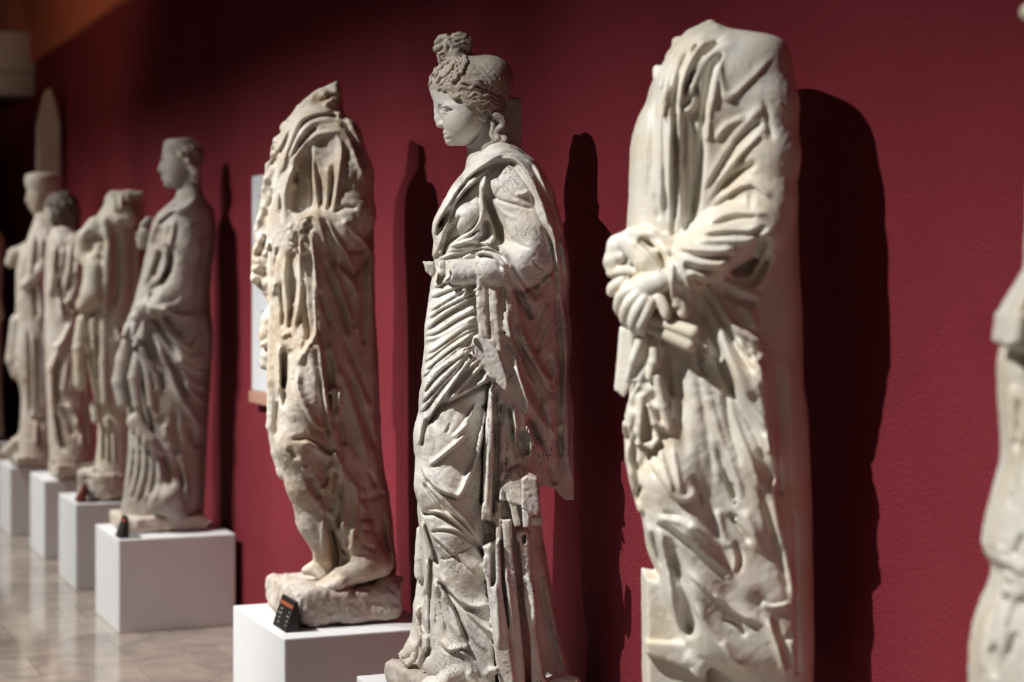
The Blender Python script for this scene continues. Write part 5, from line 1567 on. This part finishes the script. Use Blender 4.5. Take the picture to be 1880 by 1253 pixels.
# ---------------------------------------------------------------- exhibit labels
M_lab = plain('black label board', (.018, .014, .013), .45, 0, 100, .1)
M_labred = plain('dark red label board', (.13, .03, .02), .5, 0, 100, .1)
M_orange = plain('orange label stripe', (.28, .07, .025), .6)
M_ink = plain('white label print', (.17, .16, .155), .6)
def label_wedge(corner, z, length, mat, lab, rows=True, h=.10):
    t, n = tn(corner); root = bpy.data.objects.new('exhibit_label', None); col.objects.link(root)
    root.location = wp(t, n, z); root['label'] = lab; root['category'] = 'label'
    R = Matrix(((Wd.x, Nd.x, 0), (Wd.y, Nd.y, 0), (0, 0, 1)))
    def part(name, V, F, m):
        me = bpy.data.meshes.new(name); me.from_pydata([R @ Vector(p) for p in V], [], F); me.materials.append(m); me.update()
        bm = bmesh.new(); bm.from_mesh(me); bmesh.ops.recalc_face_normals(bm, faces=bm.faces); bm.to_mesh(me); bm.free()
        o = bpy.data.objects.new(name, me); col.objects.link(o); o.parent = root; return o
    L = length; sl = .034                     # the face leans back by sl over its height
    part('board', [(0, 0, .0015), (L, 0, .0015), (L, -.046, .0015), (0, -.046, .0015), (0, -sl, h), (L, -sl, h), (L, -sl - .008, h), (0, -sl - .008, h)],
         [(0, 1, 5, 4), (1, 2, 6, 5), (2, 3, 7, 6), (3, 0, 4, 7), (4, 5, 6, 7), (0, 3, 2, 1)], mat)
    def strip(a, b, lo, hi):
        e = .0008; f = lambda u: (-sl * u + e)
        return [(a * L, f(lo), lo * h), (b * L, f(lo), lo * h), (b * L, f(hi), hi * h), (a * L, f(hi), hi * h)]
    if rows:
        part('stripe', strip(.06, .94, .74, .86), [(0, 1, 2, 3)], M_orange)
        for lo, segs in ((.58, ((.12, .2), (.66, .82))), (.44, ((.1, .3), (.62, .88))), (.30, ((.1, .24), (.66, .8))), (.16, ((.12, .2), (.62, .76)))):
            for u, v in segs: part('printed_line', strip(u, v, lo, lo + .06), [(0, 1, 2, 3)], M_ink)
    return root
label_wedge(Vector((-.748, 6.305, 0)), .465, .165, M_lab, 'black wedge label with orange stripe beside the thick rough slab')
label_wedge(wp(9.745, .574), .431, .11, M_lab, 'small black wedge label by the smoky grey statue')
label_wedge(wp(11.05, .54), .45, .12, M_labred, 'small dark red label beside the round drum base', False)
# ---------------------------------------------------------------- wall panel
M_panel = plain('white panel sheet', (.62, .63, .64), .5, 0, 50, .03)
M_wood = plain('pale wood strip', (.40, .22, .16), .6, .1, 80, .1)
M_grayink = plain('grey print', (.38, .39, .41), .6)
pr = bpy.data.objects.new('wall_panel', None); col.objects.link(pr); pr['label'] = 'white information panel with wooden strip on the red wall behind the headless tan statue'; pr['category'] = 'information panel'
t0 = tn((0, 0))[0]
def wall_t(x):      # distance along the wall where picture column x meets it
    d = W0.x / (math.tan(WA) + (x - HX) / FX); return tn(((x - HX) * d / FX, d))[0]
tb = wall_t(474); ta = wall_t(548)
pr.location = wp(ta, 0, 1.07)
def ppart(name, b, m, bevel=.004):
    o = struct_box(name, b, m, None, bevel=bevel); o.location = o.location - pr.location; o.parent = pr; return o
ppart('sheet', (ta, tb, .004, .03, 1.125, 2.10), M_panel)
ppart('bottom_strip', (ta, tb, .004, .045, 1.07, 1.122), M_wood)
for i in range(16):
    z = 1.96 - i * .048 if i > 1 else 2.0 - i * .03
    a, b = ta + .12, tb - .12 - (.3 if i % 5 == 4 else .04 * (i % 3))
    V = [wp(a, .0312, z) - pr.location, wp(b, .0312, z) - pr.location, wp(b, .0312, z + .012) - pr.location, wp(a, .0312, z + .012) - pr.location]
    me = bpy.data.meshes.new('printed_line'); me.from_pydata(V, [], [(0, 1, 2, 3)]); me.materials.append(M_grayink); o = bpy.data.objects.new('printed_line', me); col.objects.link(o); o.parent = pr
# ---------------------------------------------------------------- pale pointed stele by the far end of the wall
def stele():
    M_st = plain('pale limestone', (.48, .40, .33), .8, .3, 60, .06)
    t = wall_t(123); w = .165; bm = bmesh.new(); pr = []
    for i in range(25):
        u = i / 24 * 2 - 1; z = 2.98 - .27 * abs(u) ** 1.9; pr.append((.04 + (u + 1) / 2 * w, z))
    pr = [(.04, 0)] + pr + [(.04 + w, 0)]
    c = wp(t, .04 + w / 2, 0)
    fr = [bm.verts.new(wp(t, n, z) - c) for n, z in pr]; bk = [bm.verts.new(wp(t + .09, n, z) - c) for n, z in pr]
    bm.faces.new(fr); bm.faces.new(bk[::-1])
    for i in range(len(pr)): j = (i + 1) % len(pr); bm.faces.new((fr[j], fr[i], bk[i], bk[j]))
    bmesh.ops.recalc_face_normals(bm, faces=bm.faces); bmesh.ops.bevel(bm, geom=[e for e in bm.edges if len(e.link_faces) == 2 and e.calc_face_angle(0) > 1], offset=.012, segments=2, affect='EDGES')
    me = bpy.data.meshes.new('stele'); bm.to_mesh(me); bm.free(); me.materials.append(M_st)
    o = bpy.data.objects.new('stele', me); o.location = c; col.objects.link(o); o['label'] = 'tall pale pointed stone slab standing against the far end of the red wall'; o['category'] = 'stone slab'
stele()
# far bench and plinth at the left edge
M_bench = plain('grey bench stone', (.42, .37, .34), .6, .1, 60, .05)
PL['S0'] = plinth(cam_pt(-62, 905, 13.55), .44, .55, .60, 'white plinth at the far left edge, cut by the picture border')
bench = bpy.data.objects.new('stone_bench', None); col.objects.link(bench); tb0, nb0 = tn(cam_pt(20, 800, 17.2)); bench.location = wp(tb0, nb0, 0)
bench['label'] = 'low grey bench by the dark end wall'; bench['category'] = 'bench'
for nm, b in (('bench_top', (tb0 - .2, tb0 + .25, nb0 - .55, nb0 + 1.6, .30, .36)), ('bench_support', (tb0 - .15, tb0 + .2, nb0 - .4, nb0 - .25, 0, .3)), ('bench_support', (tb0 - .15, tb0 + .2, nb0 + 1.2, nb0 + 1.35, 0, .3))):
    o = struct_box(nm, b, M_bench, None, bevel=.008); o.location = o.location - bench.location; o.parent = bench
for q in (S0, S1, S2, S3, S4, S5, S6, S7, S8): q.o.location.z += .004
